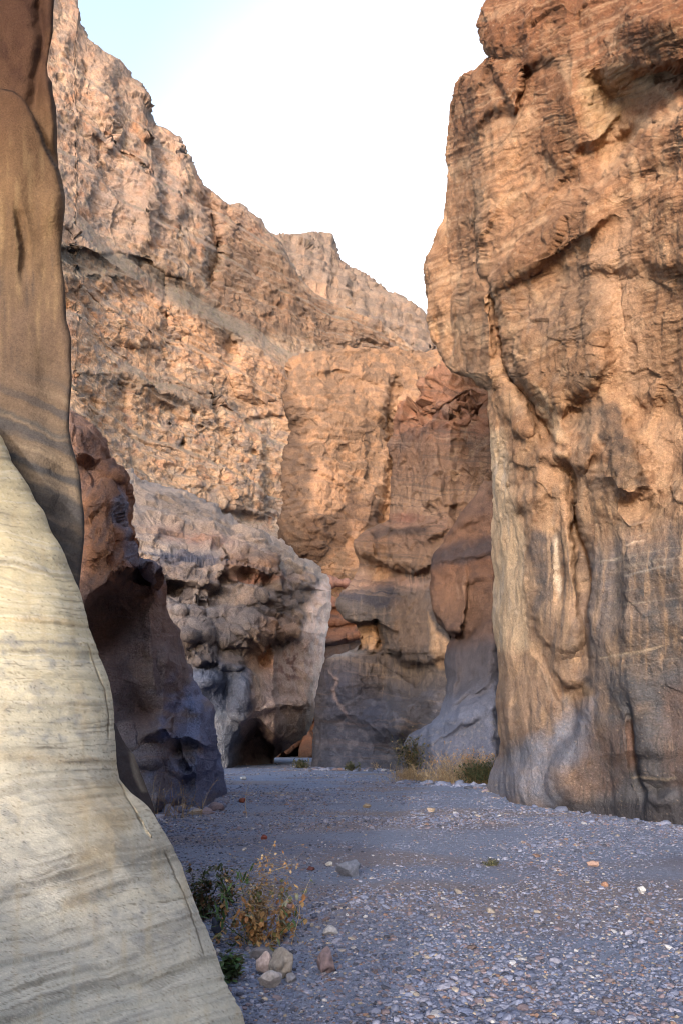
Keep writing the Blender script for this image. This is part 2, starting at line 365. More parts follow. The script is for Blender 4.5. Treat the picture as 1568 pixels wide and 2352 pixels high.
# ================================================================== rock masses
# ---- pale striped rock, left foreground
def pale_rock():
    xr = fn([(-330,650),(-240,760),(-120,880),(-60,940),(0,1006),(10,1024),(20,1056),(32,1079),(55,1114),(75,1154),(90,1174),(100,1199),(112,1224),(130,1249),(142,1274),(152,1314),(170,1349),(182,1384),(190,1414),(195,1439),(205,1464),(215,1494),(225,1524),(237,1549),(245,1568),(252,1613),(256,1643),(260,1678),(260,1718),(262,1753),(270,1788),(290,1818),(320,1845),(345,1873),(365,1908),(385,1938),(405,1978),(425,2023),(440,2058),(460,2108),(480,2158),(495,2203),(505,2238),(525,2283),(545,2318),(557,2352),(590,2440),(620,2530)])
    PX, PY = rows(650, 2530, 640, lambda y: np.full_like(y, -2600.), lambda y: xr(y)+7, 440)
    PXb, PYb = rows(2534, 4300, 120, lambda y: np.full_like(y, -2600.), lambda y: xr(y)+7, 440)          # on down into the gravel, beside the viewer
    PX = np.vstack([PX, PXb]); PY = np.vstack([PY, PYb])
    def wide(P): return (P[:, -1:] + (P[:, :1]-P[:, -1:])*np.linspace(1, 0, P.shape[1])[None, :]**1.7).astype(F32)
    PX = wide(PX)
    def depth(px, py, tx, z): return 4.0 + 2.2*(np.maximum(px, -420)-400)/1000 + 2.9*np.maximum(2352-py, -180)/1000 - .25*sstep(2100, 2352, py)
    feats = [bump(60, 1750, 220, 260, .35), bump(250, 2080, 160, 120, .22, 30), bump(120, 1420, 120, 160, .15), bump(-100, 2250, 260, 200, .3),
             hlip([(-200,1300),(0,1292),(90,1305),(160,1328)], .05, 40, 10), hlip([(-200,1420),(0,1425),(110,1422),(195,1440)], .04, 30, 8),
             hlip([(-300,2130),(0,2060),(150,2020),(300,1975),(400,1930)], .07, 60, 14), hlip([(-300,2330),(60,2330),(200,2260),(330,2250),(470,2180)], .06, 60, 14),
             hlip([(130,1745),(200,1740),(262,1742)], .05, 30, 8), bump(278, 1790, 30, 40, -.15),
             vlip([(272,1790),(290,1830),(310,1863),(335,1905),(352,1925)], -.07, 4, 3, 10), vlip([(385,1950),(420,2040),(445,2110)], -.04, 4, 3, 20),
             vlip([(200,1480),(212,1520),(224,1545),(240,1580),(250,1640),(252,1700)], -.05, 4, 3, 20)]
    def disp(x, y, z, px, py, n):
        d = .045*fbm(x, y, z, 1.0, 3, 2) + .007*fbm(x, y, z*1.6, 6, 3, 8)
        st = z*5.5 + 1.5*perlin(x*.7, y*.7, z*.5, 4) + x*1.0
        w_ = 14*perlin(px/160, py/90, 1.2, 5) + 4.5*perlin(px/34, py/22, 4.2, 6)
        s = py + px*np.interp(py, [900, 1300, 1600, 2000, 2352], [-.2, -.14, -.02, .26, .36]) + w_
        on = np.clip(.5+2.5*fbm(px/120, py/90, 3, 1, 2, 91), 0, 1)
        return d + .006*perlin(st, st*.01, 0.4, 9) + on*(.009*saw(s/62, .06) + .004*saw(s/23, .1))
    def colour(x, y, z, px, py, n):
        w_ = 14*perlin(px/160, py/90, 1.2, 5) + 4.5*perlin(px/34, py/22, 4.2, 6)
        k = np.interp(py, [900, 1300, 1600, 2000, 2352], [-.2, -.14, -.02, .26, .36])
        s = py + px*k + w_
        big = fbm(px/150, py/150, 0, 1, 4, 70)
        col = ramp(py + 120*big, [(900, S(196,180,140)), (1250, S(214,200,160)), (1500, S(216,205,170)), (1750, S(218,210,186)), (2000, S(212,206,190)), (2352, S(200,196,182))])
        b = fbm(s/46, px/900, py/900, 1, 3, 11)
        b2 = fbm(s/17, px/500, py/500, 1, 3, 14)
        tone = sstep(1750, 2000, py)
        col = mixc(col, S(140,136,126), sstep(.04, .32, b)*(.5+.45*tone)*(.7+.5*big))
        col = mixc(col, S(222,214,190), sstep(.08, .4, -b)*.55)
        col = mixc(col, S(150,148,144), sstep(.2, .42, b2)*.5)
        br = .65 + .7*fbm(px/60, py/60, 3, 1, 4, 44)
        for pts, wd, c, a in [([(-200,1290),(0,1292),(80,1303),(150,1318)], 9, S(140,134,118), .75), ([(-100,1430),(0,1428),(100,1424),(190,1436)], 6, S(214,180,124), .6),
                              ([(0,1735),(130,1745),(270,1752)], 14, S(176,152,112), .7), ([(-100,2075),(0,2052),(75,2030),(150,2012)], 16, S(140,136,126), .8),
                              ([(150,2075),(235,2052),(300,2016),(385,1975)], 18, S(132,129,120), .9), ([(330,2150),(380,2128),(440,2105)], 14, S(134,131,124), .8),
                              ([(290,2205),(350,2170),(440,2125)], 13, S(136,133,126), .7), ([(0,2345),(80,2310),(180,2270),(300,2240),(360,2262),(470,2200)], 16, S(138,134,122), .8)]:
            xs, ys = L(pts); d = np.abs(py + w_*.35 - np.interp(px, xs, ys)); inr = sstep(xs[0]-40, xs[0]+20, px)*(1-sstep(xs[-1]-10, xs[-1]+60, px))
            col = mixc(col, c, np.exp(-(d/wd)**2)*inr*a*br)
        lay = fbm(s/7.5, px/400, py/400, 1, 2, 24); col = mixc(col, S(128,120,104), sstep(.16, .34, lay)*.45*(.5+sstep(-.1, .2, big)))
        col = mixc(col, S(238,232,214), sstep(.12, .32, -lay)*.4)
        thin = np.abs(fbm(s/34, px/260, .7, 1, 3, 25)); col = mixc(col, S(104,92,74), (1-sstep(.0, .012, thin))*.5*sstep(-.1, .15, big+.1))
        pit = fbm(px/7, py/5, 31, 1, 2, 35); col = mixc(col, S(120,108,88), sstep(.3, .42, pit)*.6); col = mixc(col, S(236,230,212), sstep(.28, .42, -pit)*.4)
        # the ochre run down the middle, the grey lichen and its black specks
        run = poly_mask([(130,1830),(270,1770),(320,1860),(250,2000),(200,2090),(165,2080),(175,1950)], 35)(px+w_, py)
        col = mixc(col, S(190,166,122), run*.75*br)
        vs = fbm(px/26, py/190, 1, 1, 4, 19)
        col = mixc(col, S(202,180,138), sstep(.05, .4, vs)*.35)
        li = fbm(px/34, py/34, 6, 1, 4, 27); reg = np.clip(bump(60, 1500, 110, 60, 1)(px, py)+bump(120, 1650, 110, 80, 1)(px, py)+bump(30, 1900, 80, 130, .7)(px, py)+bump(300, 2110, 160, 80, .6)(px, py)+.2, 0, 1)
        col = mixc(col, S(150,152,156), sstep(.0, .3, li)*reg*.6)
        sp = fbm(px/5.5, py/7, 3, 1, 2, 33)
        col = mixc(col, S(92,92,94), sstep(.22, .4, sp)*sstep(.05, .3, li)*reg*.9)
        for pts in ([(272,1790),(290,1830),(310,1863),(335,1905)], [(200,1480),(224,1545),(240,1580),(250,1640),(252,1700)], [(385,1950),(420,2040),(445,2110),(470,2200)]):
            ys, xs = L(pts, 1); d = np.abs(px + w_*.1 - np.interp(py, ys, xs))
            col = mixc(col, S(84,72,58), np.exp(-(d/2.2)**2)*sstep(ys[0]-5, ys[0]+10, py)*(1-sstep(ys[-1]-20, ys[-1]+5, py))*.8)
        return col*np.array([1.10,1.08,1.06], F32)
    o = relief('boulder', PX, PY, depth, feats, colour, rock_mat('pale_limestone', 11, .008, .15, 2), disp, {'r': (.75, 2.2)}, warp=4, gain=.6)
    tag(o, 'pale cream rock with grey stripes sloping in from the left edge, nearest of all', 'rock')
pale_rock()

# ---- tall brown banded cliff behind it
def left_cliff():
    xr = fn([(140,-260),(128,-100),(125,0),(123,30),(122,75),(113,120),(108,155),(111,175),(120,188),(122,215),(129,245),(132,300),(132,340),(135,385),(142,410),(150,450),(150,480),(145,525),(141,575),(143,610),(149,650),(152,700),(153,735),(162,765),(165,784),(164,834),(166,869),(164,899),(161,934),(159,984),(165,1019),(175,1054),(185,1094),(189,1144),(194,1184),(195,1224),(192,1259),(188,1294),(183,1344),(188,1400),(200,1480),(230,1700),(260,1950)])
    PX, PY = rows(-260, 1950, 720, lambda y: np.full_like(y, -900.), xr, 240)
    def depth(px, py, tx, z): return 8.7 - 0.4*np.clip((165-px)/300, 0, 4) + 0.02*z
    feats = [hstep([(-300,120),(-60,190),(0,203),(30,212),(50,235),(72,270),(95,320),(108,350),(130,385),(150,470),(180,600),(400,1400)], .4, 5, 4),
             vlip([(95,0),(93,60),(100,110),(88,160),(78,260)], -.15, 16, 10), vlip([(105,180),(120,260),(122,340)], .12, 14, 8),
             bump(40, 420, 60, 140, .25), bump(120, 470, 30, 60, .15), bump(90, 1100, 60, 160, .2), bump(110, 900, 40, 120, -.12),
             vlip([(40,480),(60,560),(55,640)], -.08, 10, 10)]
    def disp(x, y, z, px, py, n):
        st = z*4.2 + 1.2*perlin(x*.5, y*.5, z*.4, 4) - x*.9
        return .13*fbm(x, y*1.0, z*.6, .9, 4, 12) + .03*perlin(st, 0.2, 0.4, 9)*sstep(720, 1000, py) + .014*fbm(x*2.5, y*2.5, z*.9, 2.2, 3, 18)
    def colour(x, y, z, px, py, n):
        w_ = 18*perlin(px/60, py/60, 1.2, 5) + 8*perlin(px/20, py/20, 4.2, 6)
        big = fbm(px/80, py/120, 0, 1, 4, 71)
        col = ramp(py + 100*big, [(-200, S(92,64,46)), (60, S(98,68,48)), (200, S(112,80,54)), (330, S(128,96,62)), (450, S(150,116,76)), (620, S(148,118,82)), (760, S(138,112,86)), (950, S(138,116,90)), (1100, S(142,124,98)), (1300, S(118,108,98))])  # redder rock on top; its darkening upward is light falloff put into the colour
        vs = fbm(px/16, py/150, 1, 1, 4, 19)
        col = mixc(col, S(196,164,106), sstep(.03, .34, vs)*sstep(250, 450, py)*(1-sstep(700, 900, py))*.4)
        col = mixc(col, S(104,92,80), sstep(.05, .4, -vs)*sstep(350, 600, py)*(1-sstep(760, 950, py))*.6)
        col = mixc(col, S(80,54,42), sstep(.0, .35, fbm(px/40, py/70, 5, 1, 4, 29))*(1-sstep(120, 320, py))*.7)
        s = py - px*.30 - .0006*(px)**2 + w_*.6
        b = fbm(s/30, px/900, py/900, 1, 3, 15); band = sstep(800, 980, py)
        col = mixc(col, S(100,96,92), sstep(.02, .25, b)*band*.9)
        col = mixc(col, S(176,152,116), sstep(.03, .3, -b)*band*.75)
        for yy, wd in ((985, 8), (1002, 5), (1085, 9), (1130, 10), (1168, 12), (1240, 16)):
            col = mixc(col, S(98,96,92), np.exp(-((s-yy+42)/wd)**2)*band*.85)
        cr = np.abs(py + w_*.15 - np.interp(px, [-300,0,30,50,72,95,108,130], [120,203,212,235,270,320,350,385]))
        col = mixc(col, S(52,40,32), np.exp(-(cr/2.5)**2)*.8)
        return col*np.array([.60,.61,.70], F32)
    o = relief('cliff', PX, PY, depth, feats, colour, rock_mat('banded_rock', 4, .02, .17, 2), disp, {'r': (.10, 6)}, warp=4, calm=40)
    tag(o, 'tall brown cliff with grey curving bands and a purple shadow, rising behind the pale rock', 'cliff')
left_cliff()

# ---- dark shoulder just behind the pale rock
def shoulder():
    xr = fn([(240,1560),(252,1620),(262,1653),(280,1698),(305,1733),(325,1778),(340,1818),(360,1878),(366,1930)])
    PX, PY = rows(1560, 1960, 160, 60, xr, 110)
    def depth(px, py, tx, z): return 12.5 + .25*z
    def disp(x, y, z, px, py, n): return .12*fbm(x, y, z, 1.1, 4, 32)
    def colour(x, y, z, px, py, n):
        col = np.broadcast_to(S(82,76,80), px.shape+(3,)).copy()
        col = mixc(col, S(160,150,134), poly_mask([(299,1727),(306,1728),(322,1778),(338,1818),(330,1816),(312,1780)], 4)(px, py)*.9)
        return mixc(col, S(102,96,98), sstep(0, .3, fbm(x, y, z, 3, 4, 12))*.5)
    o = relief('rock', PX, PY, depth, [], colour, rock_mat('dark_shoulder', 3, .03, .15, 2), disp, {'r': (.7, 2.5), 't': (.5, 2)})
    tag(o, 'low dark grey rock with a pale sliver, wedged behind the pale striped rock', 'rock')
shoulder()

# ---- dark overhanging bluff, left middle
def left_bluff():
    xr = fn([(100,905),(159,934),(175,943),(200,958),(220,976),(230,994),(235,1014),(243,1034),(245,1059),(260,1074),(285,1089),(300,1104),(311,1129),(315,1164),(312,1199),(318,1219),(320,1249),(330,1284),(350,1309),(377,1324),(383,1359),(385,1394),(392,1424),(412,1450),(420,1480),(428,1515),(445,1550),(460,1598),(480,1612),(492,1628),(492,1668),(505,1708),(512,1733),(515,1768),(517,1828),(516,1845),(516,1925)])
    PX, PY = rows(905, 1925, 470, lambda y: np.full_like(y, -500.), xr, 330)
    base = base_line([(-300,1900),(200,1875),(360,1868),(420,1853),(450,1858),(480,1855),(515,1840),(560,1835)])
    def depth(px, py, tx, z): return base(tx) + 0.06*z + 1.2*np.clip((px-380)/150, 0, 1)
    feats = [hlip([(120,1440),(190,1395),(230,1352),(262,1322),(300,1300),(335,1300),(372,1318)], 2.3, 130, 16, 20, 1.4),
             hlip([(160,1040),(200,1040),(235,1056),(280,1090)], .7, 30, 26, 15), bump(180, 1000, 50, 30, .4),
             vlip([(255,1120),(272,1180),(270,1240),(255,1290)], .7, 90, 7, 20), vlip([(305,1240),(318,1290),(330,1330)], -.7, 18, 12, 15),
             bump(250, 1420, 70, 60, -1.2, -25), bump(365, 1345, 26, 34, .7),
             vlip([(372,1380),(378,1480),(395,1560),(398,1640),(392,1700)], .55, 60, 6), vlip([(345,1420),(352,1520),(362,1600)], .3, 30, 6),
             vlip([(405,1500),(430,1570),(455,1640)], .4, 40, 8), bump(330, 1560, 60, 140, -.5), bump(320, 1630, 50, 40, -.5), 
             ball(340, 1700, 70, 60, .6), hlip([(330,1690),(380,1672),(398,1690)], .45, 20, 12, 10),
             ball(445, 1700, 70, 95, .9, 15), hlip([(400,1690),(435,1690),(470,1710),(492,1712)], .5, 20, 8, 12), ball(455, 1800, 75, 85, .8, 10), ball(365, 1790, 70, 80, .6, 20),
             vlip([(405,1700),(415,1740),(428,1770)], -.6, 8, 6, 8), bump(395, 1840, 40, 20, .4)]
    def disp(x, y, z, px, py, n):
        fa = facet(x + .4*perlin(x, y, z, 3), y+x*.4, z*.7, .6, 4); fb = facet(x, y+x*.3, z*.8, 1.7, 5)
        up = 1-sstep(1330, 1420, py)
        st = z*3.0 + perlin(x*.4, y*.4, z*.3, 4)*1.5
        return .30*fbm(x, y, z, .5, 4, 42) + (.12+.6*up)*(.34*fa+.14*fb) + .06*fbm(x, y, z, 3, 3, 48) + .05*perlin(st, 0.3, .2, 9)*(.4+up)
    def colour(x, y, z, px, py, n):
        big = fbm(px/70, py/70, 0, 1, 4, 72); w_ = 14*perlin(px/40, py/40, 1.2, 5)
        col = ramp(py + 60*big, [(900, S(136,98,76)), (1080, S(132,92,70)), (1150, S(140,94,64)), (1290, S(142,92,60)), (1400, S(124,96,82)), (1500, S(116,98,94)), (1650, S(112,100,102)), (1850, S(108,106,118))])
        col = mixc(col, S(156,100,58), sstep(.0, .4, fbm(px/45, py/45, 2, 1, 4, 17))*bump(235, 1230, 70, 110, 1, -20)(px, py)*.9)
        col = mixc(col, S(100,80,74), sstep(-.05, .3, fbm(px/14+py/40, py/50, 2, 1, 4, 57))*(1-sstep(1320, 1420, py))*.6)
        col = mixc(col, S(104,104,118), poly_mask([(262,1110),(285,1140),(296,1220),(330,1290),(378,1330),(382,1370),(350,1320),(300,1290),(285,1240),(262,1180)], 10)(px+w_, py)*.8)
        st = fbm(px/300, (py+w_*.3)/7, 2, 1, 3, 37)
        col = mixc(col, S(132,108,100), sstep(.05, .4, st)*sstep(1340, 1430, py)*.5)
        col = mixc(col, S(96,106,140), sstep(-.1, .3, fbm(px/50, py/50, 9, 1, 4, 61)+.004*(px-390))*sstep(1500, 1620, py)*.8)
        col = mixc(col, S(112,84,72), bump(330, 1640, 45, 50, .7)(px, py))
        return col*np.array([1.55,1.72,1.95], F32)
    o = relief('rock_bluff', PX, PY, depth, feats, colour, rock_mat('brown_bluff', 2.6, .14, .24, 2), disp, {'r': (1.6, 7), 't': (1.0, 6)}, warp=7)
    tag(o, 'dark brown overhanging bluff with an orange underside, left of the gap', 'rock bluff')
left_bluff()

# ---- terraced outcrop left of the narrows, with a cave at its foot
def terraces():
    xr = fn([(300,1080),(330,1112),(420,1130),(500,1172),(560,1212),(612,1232),(652,1250),(685,1279),(720,1299),(738,1312),(752,1328),(761,1349),(762,1375),(760,1394),(751,1434),(748,1465),(745,1494),(744,1515),(739,1534),(732,1568),(727,1613),(717,1650),(705,1680),(689,1699),(665,1718),(643,1733),(632,1741),(630,1775)])
    PX, PY = rows(1080, 1775, 400, lambda y: np.full_like(y, 120.), xr, 380)
    base = base_line([(120,1800),(330,1775),(470,1765),(540,1754),(600,1750),(660,1748)])
    def depth(px, py, tx, z):
        s = np.interp(z, [-2, 6, 9.5, 10.5, 13.6, 14.2, 19, 22, 34], [0, 0.6, 1.8, 4.0, 5.0, 8.0, 13, 16, 36])
        return 46 + .018*(px-330) + s + 6*sstep(560, 760, px)
    feats = [hlip([(340,1330),(372,1322),(392,1336),(440,1330),(500,1338),(515,1300)], 1.5, 55, 14, 12, 1.6), hstep([(345,1268),(394,1265),(455,1268),(515,1266),(521,1250),(565,1258),(600,1262),(636,1270)], 1.8, 3.5, 6),
             ball(605, 1292, 40, 38, 2.6), ball(540, 1290, 30, 50, 1.6), vlip([(520,1265),(516,1320)], .9, 20, 5, 10), bump(560, 1318, 22, 14, -1.6), bump(582, 1305, 8, 18, -1.2), bump(400, 1350, 30, 12, -1.6),
             hlip([(350,1385),(410,1380),(480,1372)], 1.0, 20, 10, 10), vlip([(415,1360),(418,1440)], .7, 16, 6), vlip([(455,1350),(460,1440)], .7, 20, 6), vlip([(478,1300),(485,1420)], .6, 14, 8),
             ball(445, 1450, 32, 26, 1.6), ball(470, 1508, 34, 22, 2.0), ball(530, 1520, 38, 24, 1.6), ball(430, 1480, 22, 30, 1.4), ball(530, 1460, 60, 25, 1.0, 20),
             bump(562, 1585, 26, 50, 2.0), bump(482, 1564, 34, 28, 1.6), bump(520, 1590, 12, 44, -.8), bump(515, 1680, 34, 60, .6), bump(452, 1640, 30, 60, .8), hlip([(535,1640),(560,1652),(590,1630)], .7, 40, 10, 10),
             ball(590, 1430, 60, 46, 1.6, 20), hlip([(588,1470),(620,1468),(660,1455),(690,1460)], 2.0, 40, 9, 10, 1.6), vlip([(586,1425),(598,1450),(590,1495)], 1.2, 30, 5, 8), bump(604, 1505, 22, 34, -2.6), bump(622, 1470, 34, 12, -1.0),
             hlip([(540,1385),(600,1372),(660,1390),(700,1380)], .8, 20, 10), ball(690, 1340, 45, 22, 1.3, -20), ball(725, 1330, 36, 22, 1.3, 20), bump(700, 1440, 40, 50, .9), vlip([(730,1360),(722,1440),(700,1520)], .7, 26, 16),
             hlip([(590,1632),(615,1624),(643,1616),(689,1620),(712,1614)], 1.0, 40, 8, 8, 1.4), ball(655, 1660, 62, 60, 1.4, -20),
             lambda px, py: -5.0*poly_mask([(532,1800),(541,1738),(549,1700),(566,1674),(590,1668),(618,1690),(640,1738),(640,1800)], 18)(px, py),
             bump(610, 1725, 40, 26, -1.5)]
    def disp(x, y, z, px, py, n):
        wq = .8*perlin(x*.4, y*.4, z*.4, 3)
        fa = facet(x+wq, y, z*1.2+wq, .34, 4); fb = facet(x+wq*.5, y, z*1.2+wq, .95, 5)
        low = np.clip(sstep(1470, 1580, py) + .8*poly_mask([(590,1500),(640,1500),(700,1420),(735,1320),(780,1310),(780,1700),(560,1700)], 20)(px, py), 0, 1)
        lay = perlin(x*.06, y*.06, z*1.5+wq, 8)
        return (1-.85*low)*(.6*fa + .25*fb + .45*lay) + .45*fbm(x, y, z, .35, 3, 52) + .16*fbm(x, y, z, 1.8, 3, 58)
    def colour(x, y, z, px, py, n):
        big = fbm(px/60, py/60, 0, 1, 4, 73); w_ = 14*perlin(px/40, py/40, 1.2, 5) + 6*perlin(px/12, py/12, 3.2, 5); sm = fbm(px/18, py/18, 2, 1, 4, 77)
        col = np.broadcast_to(S(128,114,110), px.shape+(3,)).copy()
        col = mixc(col, S(158,132,116), sstep(-.1, .3, big)*.7)
        col = mixc(col, S(98,92,98), sstep(-.05, .3, sm)*.7)
        tal = 1-sstep(0, 14, py - np.interp(px, [300,400,515,560,640,760], [1268,1265,1262,1262,1290,1330]))
        col = mixc(col, S(162,148,142), tal*.8*(.8+.5*sm))
        col = mixc(col, S(160,116,100), tal*bump(450, 1235, 110, 18, 1, 8)(px, py)*.9*(.7+sm))
        col = mixc(col, S(122,110,106), tal*bump(430, 1165, 90, 22, .9, 18)(px, py))
        col = mixc(col, S(190,160,140), tal*bump(640, 1225, 50, 20, .8, 20)(px, py))
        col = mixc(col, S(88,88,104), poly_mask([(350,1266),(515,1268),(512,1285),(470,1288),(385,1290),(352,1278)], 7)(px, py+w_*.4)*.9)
        col = mixc(col, S(92,88,96), bump(420, 1360, 60, 20, .8)(px, py)); col = mixc(col, S(170,160,158), sstep(0,.3,fbm(px/8, py/60, 1, 1, 3, 7))*bump(440, 1400, 50, 40, .9)(px, py))
        col = mixc(col, S(146,110,90), poly_mask([(515,1262),(640,1272),(640,1312),(520,1330)], 10)(px, py+w_*.5)*.75)
        col = mixc(col, S(94,86,86), bump(590, 1275, 40, 14, .8)(px, py)); col = mixc(col, S(172,116,90), bump(590, 1328, 60, 7, .9)(px, py))
        col = mixc(col, S(96,92,98), poly_mask([(400,1400),(480,1390),(600,1370),(660,1420),(600,1460),(585,1560),(560,1640),(430,1600)], 25)(px, py+w_)*.65)
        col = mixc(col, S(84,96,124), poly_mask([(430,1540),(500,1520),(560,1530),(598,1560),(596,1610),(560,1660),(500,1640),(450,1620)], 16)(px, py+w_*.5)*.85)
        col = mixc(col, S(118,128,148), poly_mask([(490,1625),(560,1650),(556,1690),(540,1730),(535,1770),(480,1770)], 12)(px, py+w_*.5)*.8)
        pink = poly_mask([(590,1540),(640,1500),(700,1440),(730,1350),(765,1320),(765,1500),(735,1600),(700,1640),(560,1690),(580,1600)], 12)(px+w_, py)
        col = mixc(col, S(222,190,178), pink*.95*(.85+.5*sm))
        col = mixc(col, S(142,100,94), pink*bump(670, 1530, 50, 60, 1, 20)(px, py)*sstep(-.1,.3,sm)*.9)
        col = mixc(col, S(214,192,182), pink*sstep(.0, .3, fbm(px/7, py/22, 1, 1, 4, 83))*sstep(660, 735, px)*.8)
        col = mixc(col, S(196,166,142), bump(590, 1570, 14, 70, .8)(px, py))
        col = mixc(col, S(206,142,92), bump(606, 1512, 24, 28, .95)(px, py)); col = mixc(col, S(170,130,104), bump(640, 1440, 36, 24, .8)(px, py))
        nose = poly_mask([(600,1632),(643,1618),(712,1618),(735,1600),(700,1690),(640,1760),(560,1760),(545,1720),(575,1660)], 7)(px+w_*.3, py)
        col = mixc(col, S(160,136,128), nose*.7*(.8+.5*sm)); col = mixc(col, S(98,76,72), nose*poly_mask([(540,1760),(548,1690),(590,1650),(612,1668),(650,1700),(640,1760)], 16)(px, py)*.9)  # dark brown part: shade under the nose, put into the colour
        return col*1.15
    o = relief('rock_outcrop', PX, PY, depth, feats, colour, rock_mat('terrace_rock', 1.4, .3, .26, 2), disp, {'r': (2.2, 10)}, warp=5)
    tag(o, 'terraced grey and pink outcrop with a dark cave at its foot, left of the narrows', 'rock outcrop')
terraces()

# ---- back wall seen through the narrows
def back_wall():
    PX, PY = rows(1290, 1775, 200, 560, 860, 150)
    def depth(px, py, tx, z): return 78 + .35*z
    feats = [hlip([(700,1345),(760,1338),(800,1336)], 1.5, 14, 8, 5), hlip([(700,1468),(745,1472),(770,1470),(840,1455)], 2.2, 24, 5, 5, 1.5), hlip([(700,1430),(760,1432),(840,1425)], 1.2, 20, 7, 5), hlip([(700,1395),(770,1392),(840,1395)], 1.0, 14, 6, 5),
             bump(760, 1600, 80, 60, 1.5), lambda px, py: -6*poly_mask([(640,1760),(655,1735),(690,1700),(700,1690),(705,1742),(705,1760)], 5)(px, py)]
    def disp(x, y, z, px, py, n):
        return .9*facet(x, y, z*1.3, .33, 4) + .4*fbm(x, y, z, .5, 4, 62)
    def colour(x, y, z, px, py, n):
        sm = fbm(px/14, py/14, 0, 1, 4, 74)
        col = ramp(py, [(1300, S(168,118,96)), (1345, S(150,108,98)), (1400, S(140,92,68)), (1466, S(150,100,74)), (1474, S(96,84,86)), (1540, S(104,88,88)), (1600, S(120,84,66)), (1700, S(120,80,62)), (1745, S(70,52,46))])
        return mixc(col, S(96,72,64), sstep(-.05, .3, sm)*.6)
    o = relief('rock_wall', PX, PY, depth, feats, colour, rock_mat('back_rock', .8, .12, .2, 2), disp, {}, warp=4)
    tag(o, 'reddish stacked rock wall closing the narrow gap at the far end of the gravel', 'rock wall')
back_wall()

